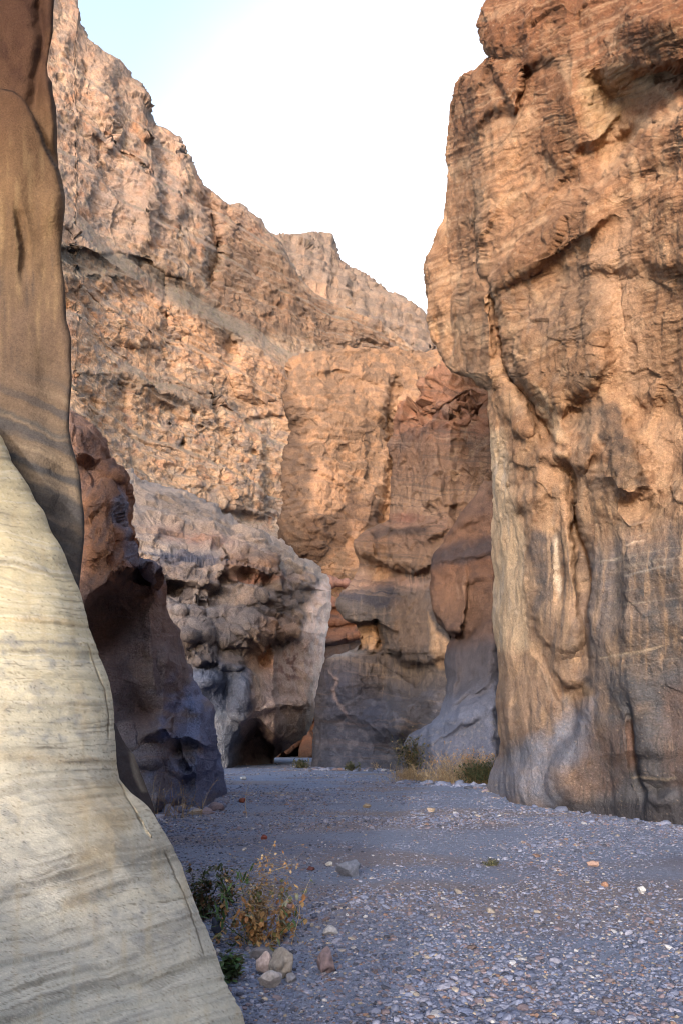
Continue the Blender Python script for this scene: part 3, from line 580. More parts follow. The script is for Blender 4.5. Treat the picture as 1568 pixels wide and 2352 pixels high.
# ---- mushroom-lipped bluff right of the narrows
def lipped_bluff():
    xl = fn([(1090,830),(1040,850),(994,866),(988,878),(971,884),(966,905),(962,915),(954,934),(929,944),(912,956),(904,966),(903,994),(895,1024),(897,1040),(904,1054),(906,1079),(899,1109),(898,1134),(895,1174),(891,1196),(866,1206),(845,1217),(824,1229),(813,1243),(811,1254),(814,1269),(824,1284),(826,1296),(820,1314),(809,1334),(799,1349),(784,1361),(774,1376),(771,1387),(777,1400),(789,1421),(803,1430),(818,1432),(825,1446),(829,1460),(827,1479),(815,1490),(794,1499),(768,1503),(752,1511),(745,1525),(738,1545),(734,1570),(728,1600),(724,1640),(722,1680),(718,1720),(713,1762),(708,1800)])
    PX, PY = rows(835, 1830, 560, xl, lambda y: np.full_like(y, 1240.), 330)
    base = base_line([(690,1765),(714,1763),(760,1765),(800,1761),(880,1756),(930,1768),(1000,1788),(1130,1806),(1300,1840)])
    def depth(px, py, tx, z): return np.interp(tx, [-.05,-.03, .06, .13, .2, .3], [51, 50, 46.5, 40.5, 38, 36]).astype(F32) + .05*z + np.interp(z, [-2, 1, 5, 9, 30], [-.6, 0, 1.2, 1.6, 3])
    feats = [hlip([(800,1250),(826,1268),(855,1279),(888,1292),(921,1308),(950,1314),(975,1300),(1040,1285)], 1.5, 80, 10, 30, 1.4), hlip([(860,1216),(905,1212),(960,1208),(1000,1196)], 1.0, 10, 40, 10),
             bump(905, 1318, 60, 16, -1.4), bump(848, 1250, 40, 30, .7), vlip([(858,1225),(862,1250),(866,1280)], -.5, 5, 5, 6), bump(1000, 1225, 30, 12, .9, -30),
             hstep([(740,1370),(780,1364),(830,1348),(884,1346),(979,1332),(1060,1320)], 1.6, 4, 25), hlip([(770,1390),(789,1420),(818,1431),(846,1428),(864,1427),(900,1445)], 1.6, 60, 5, 22, 2),
             lambda px, py: -2.6*poly_mask([(815,1431),(866,1428),(874,1448),(880,1470),(878,1492),(822,1492),(829,1462)], 4)(px, py),
             ball(848, 1462, 22, 40, 1.3), hlip([(866,1440),(880,1466),(900,1488),(930,1506),(959,1515),(988,1508),(1060,1490)], 1.2, 150, 16, 40, 1.2),
             bump(950, 1545, 70, 30, -1.2), bump(785, 1570, 70, 60, 2.2), hlip([(740,1530),(800,1510),(870,1520),(940,1570)], 1.0, 10, 60, 30), hlip([(730,1650),(790,1640),(850,1660),(880,1690)], .6, 40, 12, 20), bump(830, 1620, 80, 90, .9), bump(905, 1668, 44, 44, 2.6, 10), hlip([(850,1640),(900,1618),(960,1612),(1010,1588)], .9, 12, 40, 15), bump(880, 1600, 30, 20, -.6),
             hstep([(895,996),(940,975),(1000,950),(1040,935)], .7, 5, 10), hlip([(930,962),(1000,935),(1060,900)], .6, 14, 6), ball(1060, 950, 26, 30, .8), bump(1080, 920, 40, 12, .7, -25), bump(1062, 935, 26, 6, -1.0, -15),
             vlip([(985,960),(1000,1060),(1010,1140)], .6, 40, 8), vlip([(1070,1010),(1075,1060)], -.5, 12, 6), bump(980, 1150, 40, 40, .8), hlip([(990,1150),(1005,1165),(1010,1180)], .6, 30, 8), bump(940, 1160, 40, 50, .4), bump(1095, 1000, 30, 60, .5), vlip([(930,985),(935,1100)], .35, 20, 8)]
    def disp(x, y, z, px, py, n):
        wq = .6*perlin(x*.4, y*.4, z*.4, 3)
        rw = facet(x+wq, y, z*1.4+wq, .55, 5); fb = facet(x+wq*.5, y, z*1.2, 1.5, 6); top = 1-sstep(930, 1010, py)
        return top*.9*rw + (.12+.2*top)*fb + .22*fbm(x, y, z, .45, 4, 62) + .10*fbm(x, y, z, 2.2, 4, 68) + .16*perlin(x*.1, y*.1, z*1.6+wq, 8)*(.3+top) + (1-sstep(1180, 1230, py))*.3*rw
    def colour(x, y, z, px, py, n):
        w_ = 12*perlin(px/40, py/40, 1.2, 5) + 5*perlin(px/12, py/12, 3.2, 5); sm = fbm(px/22, py/22, 2, 1, 4, 77); vs = fbm(px/10, py/90, 2, 1, 4, 78); big = fbm(px/70, py/70, 0, 1, 4, 75)
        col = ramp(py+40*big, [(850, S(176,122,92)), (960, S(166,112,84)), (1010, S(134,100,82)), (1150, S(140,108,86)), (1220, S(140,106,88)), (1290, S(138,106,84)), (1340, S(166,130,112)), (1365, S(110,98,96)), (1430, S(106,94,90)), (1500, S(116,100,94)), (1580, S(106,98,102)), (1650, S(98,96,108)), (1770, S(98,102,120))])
        col = mixc(col, S(112,88,78), sstep(-.05, .3, vs)*sstep(960, 1010, py)*(1-sstep(1180, 1230, py))*.7)
        col = mixc(col, S(172,138,110), sstep(.0, .3, sm)*bump(1060, 1060, 60, 110, .9)(px, py)); col = mixc(col, S(168,132,108), bump(960, 1165, 50, 24, .8)(px, py))
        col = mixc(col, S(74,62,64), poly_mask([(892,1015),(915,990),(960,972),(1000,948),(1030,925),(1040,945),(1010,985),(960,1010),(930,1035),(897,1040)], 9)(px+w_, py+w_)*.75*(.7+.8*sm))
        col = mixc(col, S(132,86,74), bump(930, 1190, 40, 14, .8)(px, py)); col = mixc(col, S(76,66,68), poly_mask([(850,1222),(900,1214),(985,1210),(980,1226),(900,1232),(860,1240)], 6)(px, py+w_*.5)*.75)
        col = mixc(col, S(204,158,122), poly_mask([(862,1296),(893,1302),(900,1325),(885,1338),(855,1336)], 5)(px, py)*.9); col = mixc(col, S(182,138,116), poly_mask([(830,1335),(970,1320),(960,1345),(830,1350)], 6)(px, py)*.7)
        col = mixc(col, S(100,90,84), sstep(.0,.3,fbm(px/6, py/50, 1, 1, 3, 7))*bump(940, 1320, 60, 22, .9)(px, py))
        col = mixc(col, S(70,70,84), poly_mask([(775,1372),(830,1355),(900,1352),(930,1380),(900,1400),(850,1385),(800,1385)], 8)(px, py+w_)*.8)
        col = mixc(col, S(206,154,104), poly_mask([(822,1440),(866,1432),(878,1475),(872,1497),(828,1494)], 5)(px, py)*.95)
        col = mixc(col, S(146,122,104), bump(950, 1545, 70, 26, .8)(px, py)); col = mixc(col, S(84,78,80), bump(962, 1535, 4, 18, .8)(px, py))
        col = mixc(col, S(150,150,160), bump(790, 1500, 60, 10, .7, -8)(px, py)); col = mixc(col, S(80,80,92), sstep(.0, .3, fbm(px/120, py/6, 1, 1, 3, 17))*poly_mask([(770,1565),(860,1560),(900,1600),(850,1640),(760,1640)], 15)(px, py)*.7)
        bl = fbm((py-.10*px+w_*.5)/8, px/240, 2.2, 1, 3, 217); col = mixc(col, S(92,80,76), sstep(.08, .32, bl)*.5); col = mixc(col, S(168,138,116), sstep(.1, .34, -bl)*.35)
        ln = np.abs(fbm((py-.12*px+w_*.6)/46, px/300, 5.2, 1, 3, 219)); col = mixc(col, S(70,58,56), (1-sstep(0, .014, ln))*.6)
        st = fbm(px/7, py/60, 12, 1, 4, 221); col = mixc(col, S(84,76,78), sstep(.06, .34, st)*sstep(1350, 1400, py)*(1-sstep(1540, 1600, py))*.6); col = mixc(col, S(166,140,120), sstep(.1, .34, -st)*sstep(1360, 1400, py)*(1-sstep(1540, 1640, py))*.4)
        col = mixc(col, S(150,118,96), poly_mask([(905,1380),(985,1350),(990,1480),(940,1500),(900,1470)], 18)(px+w_, py)*.6)
        col = mixc(col, S(70,80,112), poly_mask([(735,1540),(800,1540),(880,1600),(900,1700),(880,1780),(700,1780)], 40)(px+w_, py)*.55)  # bluish shade of the lower left, put into the colour
        col = mixc(col, S(214,166,122), poly_mask([(984,1408),(1003,1450),(1032,1478),(1028,1540),(1004,1535),(988,1490)], 6)(px+w_*.3, py)*.85)
        cr = np.abs(px+w_*.6 - np.interp(py, [1530, 1560, 1590, 1610, 1640, 1680], [752, 775, 760, 770, 795, 830])); col = mixc(col, S(176,150,148), np.exp(-(cr/3.5)**2)*sstep(1530,1550,py)*(1-sstep(1600,1670,py))*.7)
        col = mixc(col, S(126,124,140), sstep(.0, .3, sm)*sstep(1540, 1640, py)*.5)
        return col*(.86+.06*sstep(1330, 1200, py))[..., None]
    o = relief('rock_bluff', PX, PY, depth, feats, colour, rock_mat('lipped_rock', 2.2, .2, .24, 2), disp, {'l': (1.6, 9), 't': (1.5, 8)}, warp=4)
    tag(o, 'brown and grey bluff with two mushroom lips jutting left over the narrows', 'rock bluff')
lipped_bluff()

# ---- red-brown buttress between the lipped bluff and the right wall
def red_buttress():
    xl = fn([(1110,1105),(1090,1140),(1058,1180),(1035,1212),(1021,1232),(1019,1246),(1008,1258),(997,1272),(991,1284),(989,1329),(985,1350),(987,1374),(991,1396),(997,1414),(1005,1434),(1018,1448),(1034,1460),(1034,1472),(1025,1484),(1021,1510),(1020,1538),(1024,1566),(1023,1592),(1008,1637),(988,1662),(962,1675),(938,1687),(930,1706),(926,1730),(920,1760),(915,1800)])
    PX, PY = rows(1105, 1840, 400, xl, lambda y: np.full_like(y, 1260.), 220)
    def depth(px, py, tx, z):
        b = np.interp(tx, [.06, .09, .14, .19, .26], [37.5, 36.5, 34.5, 32.6, 30.5]).astype(F32)
        return b + np.interp(z, [-2, 0, 4.2, 6, 30], [-.6, 0, 3.0, 3.8, 5.2]).astype(F32) - 1.0*(1-sstep(930, 1060, px))*0
    feats = [hlip([(984,1370),(996,1405),(1013,1432),(1030,1452),(1045,1456),(1058,1440),(1068,1405)], 1.1, 80, 8, 6, 2), bump(1050, 1440, 26, 14, .4), bump(1046, 1452, 24, 10, -.5), hstep([(985,1285),(1010,1258),(1060,1250),(1140,1228)], .9, 4, 12),
             hlip([(1000,1290),(1060,1280),(1140,1262)], .25, 8, 8), bump(1090, 1330, 30, 8, .3), bump(1060, 1350, 30, 14, -.15), hstep([(1020,1500),(1060,1470),(1100,1445),(1140,1430)], .7, 8, 20), vlip([(1050,1500),(1045,1560),(1030,1600)], .4, 24, 10),
             hlip([(1030,1215),(1060,1195),(1110,1185)], .35, 14, 14), bump(1060, 1640, 70, 40, .8, -30), hlip([(1000,1640),(1060,1600),(1130,1560)], .5, 20, 10), hlip([(960,1720),(1020,1690),(1100,1640)], .35, 20, 8), bump(1000,1730,40,30,.5), hlip([(930,1690),(980,1672),(1050,1640),(1100,1600)], .25, 16, 20)]
    def disp(x, y, z, px, py, n): 
        st = z*2.2 + 1.2*perlin(x*.4, y*.4, z*.4, 3)
        return .2*fbm(x, y, z, .5, 4, 72) + .09*fbm(x, y, z, 1.8, 4, 78) + .05*perlin(st, .3, .2, 8)
    def colour(x, y, z, px, py, n):
        w_ = 12*perlin(px/40, py/40, 1.2, 5) + 5*perlin(px/12, py/12, 3.2, 5); sm = fbm(px/22, py/22, 2, 1, 4, 87); vs = fbm(px/9, py/70, 2, 1, 4, 88)
        col = ramp(py+.2*(px-1060)+w_, [(1110, S(150,114,92)), (1180, S(112,84,72)), (1230, S(128,92,72)), (1262, S(80,68,70)), (1285, S(86,70,70)), (1300, S(118,82,64)), (1400, S(116,86,70)), (1460, S(110,84,74)), (1500, S(88,80,86)), (1580, S(96,92,102)), (1640, S(112,118,144)), (1800, S(108,110,132))])
        col = mixc(col, S(84,64,60), sstep(-.05, .3, sm)*(1-sstep(1430, 1500, py))*.5)
        col = mixc(col, S(150,108,80), bump(1040, 1360, 40, 50, .7)(px, py)*(.6+sm)); col = mixc(col, S(164,126,102), sstep(0, .3, vs)*bump(1065, 1365, 16, 30, .9)(px, py))
        col = mixc(col, S(72,66,70), sstep(-.05, .3, vs)*bump(1080, 1520, 60, 50, .7)(px, py))
        col = mixc(col, S(186,142,104), bump(1012, 1452, 14, 14, .0)(px, py))
        col = mixc(col, S(150,146,154), sstep(.05, .35, fbm(px/9, py/9, 1, 1, 3, 8))*sstep(1620, 1680, py)*.6)
        return col
    o = relief('rock_buttress', PX, PY, depth, feats, colour, rock_mat('red_rock', 2.4, .18, .24, 2), disp, {'l': (.7, 5), 't': (.6, 4)}, warp=9)
    tag(o, 'red brown buttress on a grey sloping apron beside the tall right wall', 'rock buttress')
red_buttress()

# ---- the tall right wall
def bed(px, py):
    w_ = 14*perlin(px/60, py/60, 2.2, 15) + 4*perlin(px/16, py/16, 2.2, 16)
    t = (py + .46*px + w_)/22; on = (1-sstep(780, 1000, py))*np.clip(.5+2.4*fbm(px/80, py/80, 4, 1, 2, 17), 0, 1)
    return on*(.035*saw(t, .25) + .025*saw(t*2.7, .3))
def right_wall():
    xl = fn([(1170,-300),(1150,-150),(1135,-40),(1124,0),(1104,25),(1092,48),(1092,60),(1096,75),(1098,92),(1103,106),(1119,122),(1134,134),(1124,142),(1104,152),(1069,172),(1054,187),(1044,210),(1034,237),(1029,280),(1023,310),(1017,345),(1024,380),(1029,415),(1024,465),(1019,505),(1004,535),(991,565),(976,592),(975,635),(979,675),(981,715),(984,740),(991,784),(1004,809),(1014,826),(1024,841),(1034,856),(1054,861),(1074,866),(1104,884),(1121,893),(1124,924),(1128,974),(1124,1009),(1123,1064),(1125,1114),(1128,1184),(1130,1234),(1134,1284),(1138,1324),(1131,1359),(1129,1414),(1129,1449),(1134,1484),(1136,1534),(1138,1568),(1131,1623),(1139,1658),(1146,1698),(1143,1735),(1136,1765),(1120,1795),(1106,1812),(1098,1830),(1090,1960)])
    PX, PY = rows(-300, 1960, 1000, xl, lambda y: np.full_like(y, 2300.), 460)
    PX = (PX[:, :1] + (PX[:, -1:]-PX[:, :1])*np.linspace(0, 1, 460)[None, :]**1.55).astype(F32)
    base = base_line([(1060,1804),(1109,1811),(1134,1820),(1184,1838),(1234,1845),(1284,1850),(1384,1860),(1484,1876),(1568,1883),(1800,1920),(2400,2050)])
    def depth(px, py, tx, z): return np.minimum(base(tx), 29.5) + .05*z
    ridge = [(1040,700),(1134,616),(1200,560),(1265,501),(1318,457),(1406,378),(1494,286),(1568,237),(1900,20)]
    under = [(1060,715),(1142,655),(1205,618),(1274,576),(1330,540),(1362,519),(1400,490)]
    global WS
    WS = 2.1
    feats = [hstep(ridge, 1.5, 9, 40), hlip([(x, y+34) for x, y in ridge], .35, 30, 30, 60), hlip(under, .55, 60, 7, 30),
             hlip([(1091,105),(1131,136),(1151,185),(1168,222),(1182,240),(1194,205),(1204,150),(1248,128)], .7, 130, 9, 30, 2), bump(1180, 60, 90, 80, .8), vlip([(1128,20),(1134,60)], -.2, 3, 3, 8),
             vlip([(1345,-100),(1350,60),(1345,145),(1331,202),(1349,273),(1336,330)], .6, 90, 16, 30), hlip([(1240,300),(1262,330),(1300,390),(1330,345)], .35, 80, 12, 20), bump(1300, 230, 40, 70, .5),
             hlip([(1370,150),(1410,150),(1460,140),(1500,150),(1560,135),(1640,110)], 1.3, 140, 16, 40, 2), bump(1500, 40, 90, 60, 1.2), bump(1420, 240, 60, 50, -.8, -30), bump(1440, 330, 60, 34, -1.3, -42), bump(1340, 345, 14, 22, -.4), bump(1520, 170, 60, 16, -1.2), hlip([(1336,330),(1370,320),(1420,260)], .5, 40, 8, 12),
             hlip([(1020,360),(1060,310),(1090,290),(1130,240),(1180,238)], .5, 26, 8, 14), hlip([(1107,396),(1140,345),(1169,299),(1217,233)], .45, 8, 40, 14), vlip([(1058,185),(1062,230),(1066,262),(1060,285)], -.3, 3, 3, 6), bump(1050, 250, 40, 60, .3),
             vlip([(1089,430),(1091,500),(1086,540),(1094,620),(1114,660),(1129,720),(1144,790)], -.9, 4, 4, 12), vstep([(1089,430),(1091,500),(1086,540),(1094,620)], .5, 5, 12), vlip([(1144,784),(1164,859),(1190,890),(1219,924),(1239,984),(1284,1035)], -1.0, 9, 7, 15),
             bump(1030, 650, 50, 60, .9), hlip([(985,720),(1030,690),(1068,660),(1100,640)], .5, 30, 9), vlip([(1078,660),(1096,720),(1108,790),(1118,860)], .5, 30, 7), bump(1100, 830, 20, 70, .5), hlip([(1010,835),(1034,850),(1075,858),(1110,880)], 1.0, 50, 7, 10), bump(1004, 770, 8, 40, -.5),
             bump(1290, 760, 100, 100, .9, -20), hlip([(1180,800),(1225,880),(1258,915),(1290,925),(1330,890),(1390,830)], 1.1, 130, 16, 20, 1.6), hlip([(1165,950),(1185,975),(1212,990),(1232,975)], .8, 80, 9, 10, 2), hlip([(1270,1025),(1305,1048),(1330,1064),(1350,1062),(1362,1040)], .9, 90, 8, 8, 2), hlip([(1230,1030),(1270,1050),(1300,1040)], .6, 40, 10, 10),
             vlip([(1368,950),(1372,1010),(1385,1070),(1410,1125)], .5, 9, 60), hlip([(1380,1090),(1412,1126),(1450,1130),(1482,1110)], 1.0, 170, 9, 30, 2), vstep([(1430,930),(1450,990),(1478,1080),(1484,1120)], -.7, 6, 20),
             vstep([(1150,985),(1168,1050),(1178,1150),(1200,1210),(1212,1300),(1218,1380),(1222,1480)], .6, 6, 30), bump(1200, 1180, 10, 26, -.6), bump(1174, 1118, 4, 14, -.5), bump(1235, 1080, 40, 60, .6), hlip([(1185,1140),(1225,1150),(1265,1120)], .5, 40, 20, 14),
             vlip([(1308,1070),(1316,1150),(1326,1200),(1338,1270),(1344,1320),(1346,1420),(1354,1540)], -1.0, 9, 6), vlip([(1300,1060),(1306,1150)], .4, 12, 8), bump(1318, 1210, 8, 40, -.6), vlip([(1372,1080),(1384,1150),(1392,1190)], .5, 7, 20), vlip([(1360,1230),(1362,1330),(1352,1430),(1350,1560)], .6, 6, 26),
             vlip([(1225,1210),(1222,1300),(1225,1400)], .35, 8, 40), vlip([(1276,1220),(1280,1300),(1278,1380)], -.3, 5, 7), vlip([(1296,1180),(1300,1340)], .25, 6, 6), hlip([(1228,1440),(1250,1472),(1282,1488),(1310,1484),(1335,1460)], .4, 80, 7, 10, 1.8), hlip([(1275,1530),(1300,1556),(1325,1560),(1345,1545)], .35, 60, 7, 10),
             vlip([(1212,1500),(1240,1530),(1262,1590),(1290,1640)], .4, 40, 6), bump(1320, 1590, 50, 24, -.4), bump(1310, 1650, 30, 40, -.4), bump(1190, 1640, 50, 60, .5), hlip([(1130,1690),(1145,1700),(1170,1690)], .5, 40, 14, 10), bump(1215, 1640, 10, 30, -.2), vlip([(1370,1520),(1362,1600),(1330,1680),(1300,1730),(1275,1800)], .7, 8, 60),
             hlip([(1420,1180),(1445,1205),(1480,1190)], .4, 20, 9), vlip([(1430,1220),(1444,1300),(1446,1400),(1400,1480)], .4, 8, 60), bump(1500, 1300, 90, 60, .4), bump(1500, 1500, 100, 90, .4, 20), hlip([(1380,1735),(1440,1720),(1568,1715)], .3, 60, 9), bump(1500, 1810, 60, 26, -.5), vlip([(1444,1640),(1450,1760),(1470,1830)], -.5, 4, 6), bump(1300, 1800, 40, 50, .4), bump(1170, 1800, 70, 40, .6, 25), hlip([(1480,1800),(1510,1838),(1545,1820)], .5, 14, 10)]
    WS = 1.0
    def disp(x, y, z, px, py, n):
        wq = .5*perlin(x*.5, y*.5, z*.5, 3)
        fa = facet(x+wq, y, z+wq, .62, 5); fb = facet(x+wq*.4, y, z+wq*.4, 1.9, 6)
        up = 1-sstep(1050, 1350, py)
        peb = fbm(x, y, z, 2.6, 4, 92, .6)
        return .34*fbm(x, y, z, .32, 3, 82) + .12*fbm(x, y, z*.5, .9, 3, 85)+ (.14*fa+.07*fb)*(.15+.85*up*np.clip(.6+1.4*fbm(x, y, z, .25, 2, 83), .1, 1)) + .085*peb*(.45+.55*up) + .03*fbm(x*2, y*2, z*.35, 1.3, 3, 98) + bed(px, py)
    def colour(x, y, z, px, py, n):
        w_ = 14*perlin(px/50, py/50, 1.2, 5) + 6*perlin(px/14, py/14, 3.2, 5); sm = fbm(px/26, py/26, 2, 1, 5, 97); big = fbm(px/110, py/110, 0, 1, 4, 95); vs = fbm(px/13, py/130, 2, 1, 4, 98); fine = fbm(px/6, py/6, 2, 1, 3, 99)
        col = ramp(py+70*big, [(-200, S(158,104,70)), (100, S(168,112,76)), (400, S(192,138,98)), (700, S(196,146,106)), (1000, S(198,150,112)), (1300, S(198,156,122)), (1600, S(186,150,124)), (1800, S(158,136,128))])
        col = mixc(col, S(140,96,66), sstep(-.05, .3, sm+big*.5)*.65*(1-.5*sstep(1100, 1300, py)))
        col = mixc(col, S(224,178,134), sstep(.0, .32, fbm(px/40, py/60, 8, 1, 4, 111))*.6)
        col = mixc(col, S(150,130,116), sstep(.1, .4, fbm(px/30, py/90, 18, 1, 4, 117))*sstep(450, 800, py)*.55)
        B = lambda pts, soft, c, a: None
        def patch(col, pts, soft, c, a): return mixc(col, c, poly_mask(pts, soft)(px+w_, py+w_*.7)*a*(.75+.6*sm))
        col = patch(col, [(1080,40),(1140,-20),(1560,-60),(1600,60),(1440,100),(1330,60),(1260,200),(1210,240),(1140,120)], 30, S(138,88,58), .8)
        col = patch(col, [(1040,190),(1130,150),(1200,200),(1150,280),(1060,330),(1020,340)], 16, S(136,92,64), .75)
        col = patch(col, [(1260,220),(1320,180),(1310,330),(1330,420),(1270,400),(1240,300)], 22, S(142,92,56), .8)
        col = patch(col, [(1470,60),(1570,40),(1570,150),(1500,150),(1440,160)], 18, S(104,70,48), .75)  # overhang's underside, its shade put into the colour
        col = patch(col, [(1330,170),(1430,150),(1520,170),(1440,260),(1380,340),(1335,280)], 20, S(204,172,128), .7)
        col = patch(col, [(1100,300),(1180,240),(1220,320),(1190,480),(1120,470),(1095,400)], 20, S(206,152,108), .6)
        col = patch(col, [(985,560),(1040,510),(1085,440),(1085,560),(1000,640)], 14, S(138,96,68), .7)
        col = patch(col, [(1120,640),(1260,520),(1330,520),(1250,620),(1130,690)], 16, S(150,104,70), .8)
        col = patch(col, [(1180,800),(1300,660),(1390,660),(1410,760),(1340,830),(1230,880)], 25, S(150,112,82), .65)
        col = patch(col, [(1180,900),(1240,860),(1330,880),(1340,930),(1270,940)], 14, S(146,102,66), .6)
        col = patch(col, [(1150,900),(1200,960),(1245,1000),(1240,1120),(1180,1080),(1150,1000)], 14, S(152,110,78), .7)
        pale = poly_mask([(1120,1000),(1150,985),(1170,1060),(1190,1180),(1205,1260),(1215,1480),(1190,1500),(1130,1490)], 12)(px+w_*.5, py)
        col = mixc(col, S(232,196,156), pale*.85); col = mixc(col, S(214,190,170), sstep(.1,.35,vs)*pale*.6)
        col = patch(col, [(1225,880),(1265,910),(1290,970),(1300,1010),(1270,1020),(1240,960)], 8, S(226,188,146), .8)
        col = patch(col, [(1308,1065),(1345,1080),(1372,1150),(1380,1200),(1345,1200),(1320,1140)], 8, S(228,176,130), .85)
        col = patch(col, [(1370,930),(1415,925),(1445,1000),(1485,1100),(1480,1130),(1410,1130),(1380,1060)], 6, S(104,88,80), 1.0)
        col = patch(col, [(1290,970),(1390,910),(1370,990),(1340,1000)], 14, S(150,128,112), .7)
        col = patch(col, [(1215,1210),(1270,1225),(1280,1300),(1275,1370),(1235,1385),(1218,1320)], 9, S(98,95,100), .9)
        col = patch(col, [(1225,1370),(1300,1400),(1340,1470),(1300,1490),(1240,1450)], 18, S(150,126,110), .6)
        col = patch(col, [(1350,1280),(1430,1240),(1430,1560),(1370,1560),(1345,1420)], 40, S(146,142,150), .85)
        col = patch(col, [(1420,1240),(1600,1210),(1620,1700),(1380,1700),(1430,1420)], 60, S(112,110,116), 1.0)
        col = patch(col, [(1440,1220),(1540,1215),(1530,1245),(1445,1255)], 7, S(206,160,126), .5)
        col = mixc(col, S(104,98,102), sstep(.02, .35, vs)*sstep(1180, 1300, py)*sstep(1200, 1240, px)*.6*(1-pale))
        col = mixc(col, S(226,182,142), sstep(.05, .35, -vs)*sstep(1040, 1150, py)*(1-sstep(1500, 1650, py))*.55)
        hl = fbm(px/260, (py+.16*px+w_*.4)/8, 2, 1, 3, 137)
        col = mixc(col, S(182,164,150), sstep(.12, .36, hl)*sstep(1380, 1440, px)*sstep(1150, 1250, py)*.6)
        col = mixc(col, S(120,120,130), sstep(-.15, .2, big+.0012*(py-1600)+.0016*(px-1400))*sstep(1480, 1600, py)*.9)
        col = patch(col, [(1285,1740),(1330,1680),(1440,1660),(1450,1760),(1400,1830),(1290,1845)], 22, S(150,116,100), .7)
        col = patch(col, [(1520,1580),(1620,1560),(1620,1840),(1530,1800)], 20, S(160,122,104), .65)
        col = mixc(col, S(104,98,100), sstep(0, .3, fbm(px/5, py/60, 3, 1, 3, 141))*sstep(1650, 1720, py)*sstep(1300, 1350, px)*.55)
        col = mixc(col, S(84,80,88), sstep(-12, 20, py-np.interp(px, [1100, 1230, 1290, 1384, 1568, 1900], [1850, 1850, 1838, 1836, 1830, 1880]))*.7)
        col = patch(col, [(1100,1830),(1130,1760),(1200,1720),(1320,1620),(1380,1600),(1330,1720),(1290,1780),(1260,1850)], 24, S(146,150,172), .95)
        bd = fbm((py+.46*px+w_*.5)/9, px/260, .3, 1, 3, 143); onb = (1-sstep(850, 1000, py))
        col = mixc(col, S(126,92,70), sstep(.08, .34, bd)*onb*.55); col = mixc(col, S(220,176,136), sstep(.1, .34, -bd)*onb*.4)
        col = patch(col, [(1142,655),(1134,625),(1265,505),(1330,450),(1362,510),(1274,576)], 7, S(158,112,80), .85)
        col = patch(col, [(1190,700),(1290,620),(1400,560),(1406,640),(1390,760),(1250,800)], 20, S(152,126,108), .6)
        col = patch(col, [(1380,330),(1420,270),(1494,270),(1560,230),(1568,260),(1480,310),(1400,390),(1375,400)], 9, S(236,186,140), .8)
        col = patch(col, [(1360,560),(1440,480),(1480,700),(1500,900),(1440,900),(1400,760)], 26, S(226,178,140), .65)
        col = patch(col, [(1500,900),(1600,880),(1600,1100),(1500,1080),(1480,1000)], 26, S(216,168,128), .6)
        for pts, wd, c, a in [([(1142,655),(1205,618),(1274,576),(1330,540)], 3, S(84,56,40), .6), ([(1107,396),(1169,299),(1217,233)], 2.5, S(104,70,50), .6), ([(1030,345),(1090,290),(1130,245)], 4, S(112,78,58), .6)]:
            xs, ys = L(pts); col = mixc(col, c, np.exp(-((py+w_*.3-np.interp(px, xs, ys))/wd)**2)*sstep(xs[0]-5, xs[0]+10, px)*(1-sstep(xs[-1]-10, xs[-1]+10, px))*a)
        for pts, wd, c, a in [([(1058,185),(1062,230),(1066,262),(1060,285),(1070,300)], 2, S(70,48,36), .8), ([(1270,1230),(1276,1290),(1280,1370)], 3, S(240,214,186), .9), ([(1262,1230),(1266,1300)], 2, S(96,92,96), .8), ([(1284,1230),(1290,1300),(1292,1370)], 4, S(110,100,98), .8), ([(1302,1250),(1304,1380)], 3, S(120,108,104), .7), ([(1318,1080),(1324,1140),(1320,1190)], 3, S(110,100,92), .7), ([(1372,1240),(1376,1330),(1372,1400)], 4, S(112,104,102), .7), ([(1408,1230),(1412,1330),(1408,1420)], 6, S(122,112,108), .6), ([(1445,1660),(1450,1760)], 9, S(176,128,106), .7), ([(1395,1700),(1400,1790)], 5, S(92,86,92), .7), ([(1470,1640),(1480,1800)], 14, S(84,80,86), .7)]:
            ys, xs = L(pts, 1); col = mixc(col, c, np.exp(-((px+w_*.25-np.interp(py, ys, xs))/wd)**2)*sstep(ys[0]-15, ys[0]+15, py)*(1-sstep(ys[-1]-20, ys[-1]+20, py))*a)
        for pts, c in [([(1425,1252),(1476,1238)], S(238,206,176)), ([(1430,1322),(1500,1308),(1540,1300)], S(190,176,166)), ([(1380,1512),(1440,1500),(1520,1484)], S(224,196,166)), ([(1450,1786),(1500,1782),(1560,1784)], S(190,170,150)), ([(1370,1290),(1420,1280)], S(206,186,166))]:
            xs, ys = L(pts); col = mixc(col, c, np.exp(-((py+w_*.2-np.interp(px, xs, ys))/2.6)**2)*sstep(xs[0]-5, xs[0]+10, px)*(1-sstep(xs[-1]-10, xs[-1]+10, px))*.85)
        cr = np.abs(px+w_*.4-np.interp(py, [430,500,540,620,650,720,784,859,890,924,984,1035], [1089,1091,1086,1094,1114,1129,1144,1164,1190,1219,1239,1284]))
        col = mixc(col, S(70,48,36), np.exp(-(cr/2.6)**2)*sstep(430,445,py)*(1-sstep(930,1030,py))*.7)
        col = mixc(col, S(240,206,170), sstep(.3, .45, fine)*.35); col = mixc(col, S(100,72,54), sstep(.28, .45, -fine)*.4)
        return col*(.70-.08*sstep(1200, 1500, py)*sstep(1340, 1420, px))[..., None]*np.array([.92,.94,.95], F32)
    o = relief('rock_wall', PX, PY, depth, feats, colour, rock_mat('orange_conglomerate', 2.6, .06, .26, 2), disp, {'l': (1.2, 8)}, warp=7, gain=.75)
    tag(o, 'towering orange wall with grey vertical stains filling the right side', 'rock wall')
right_wall()

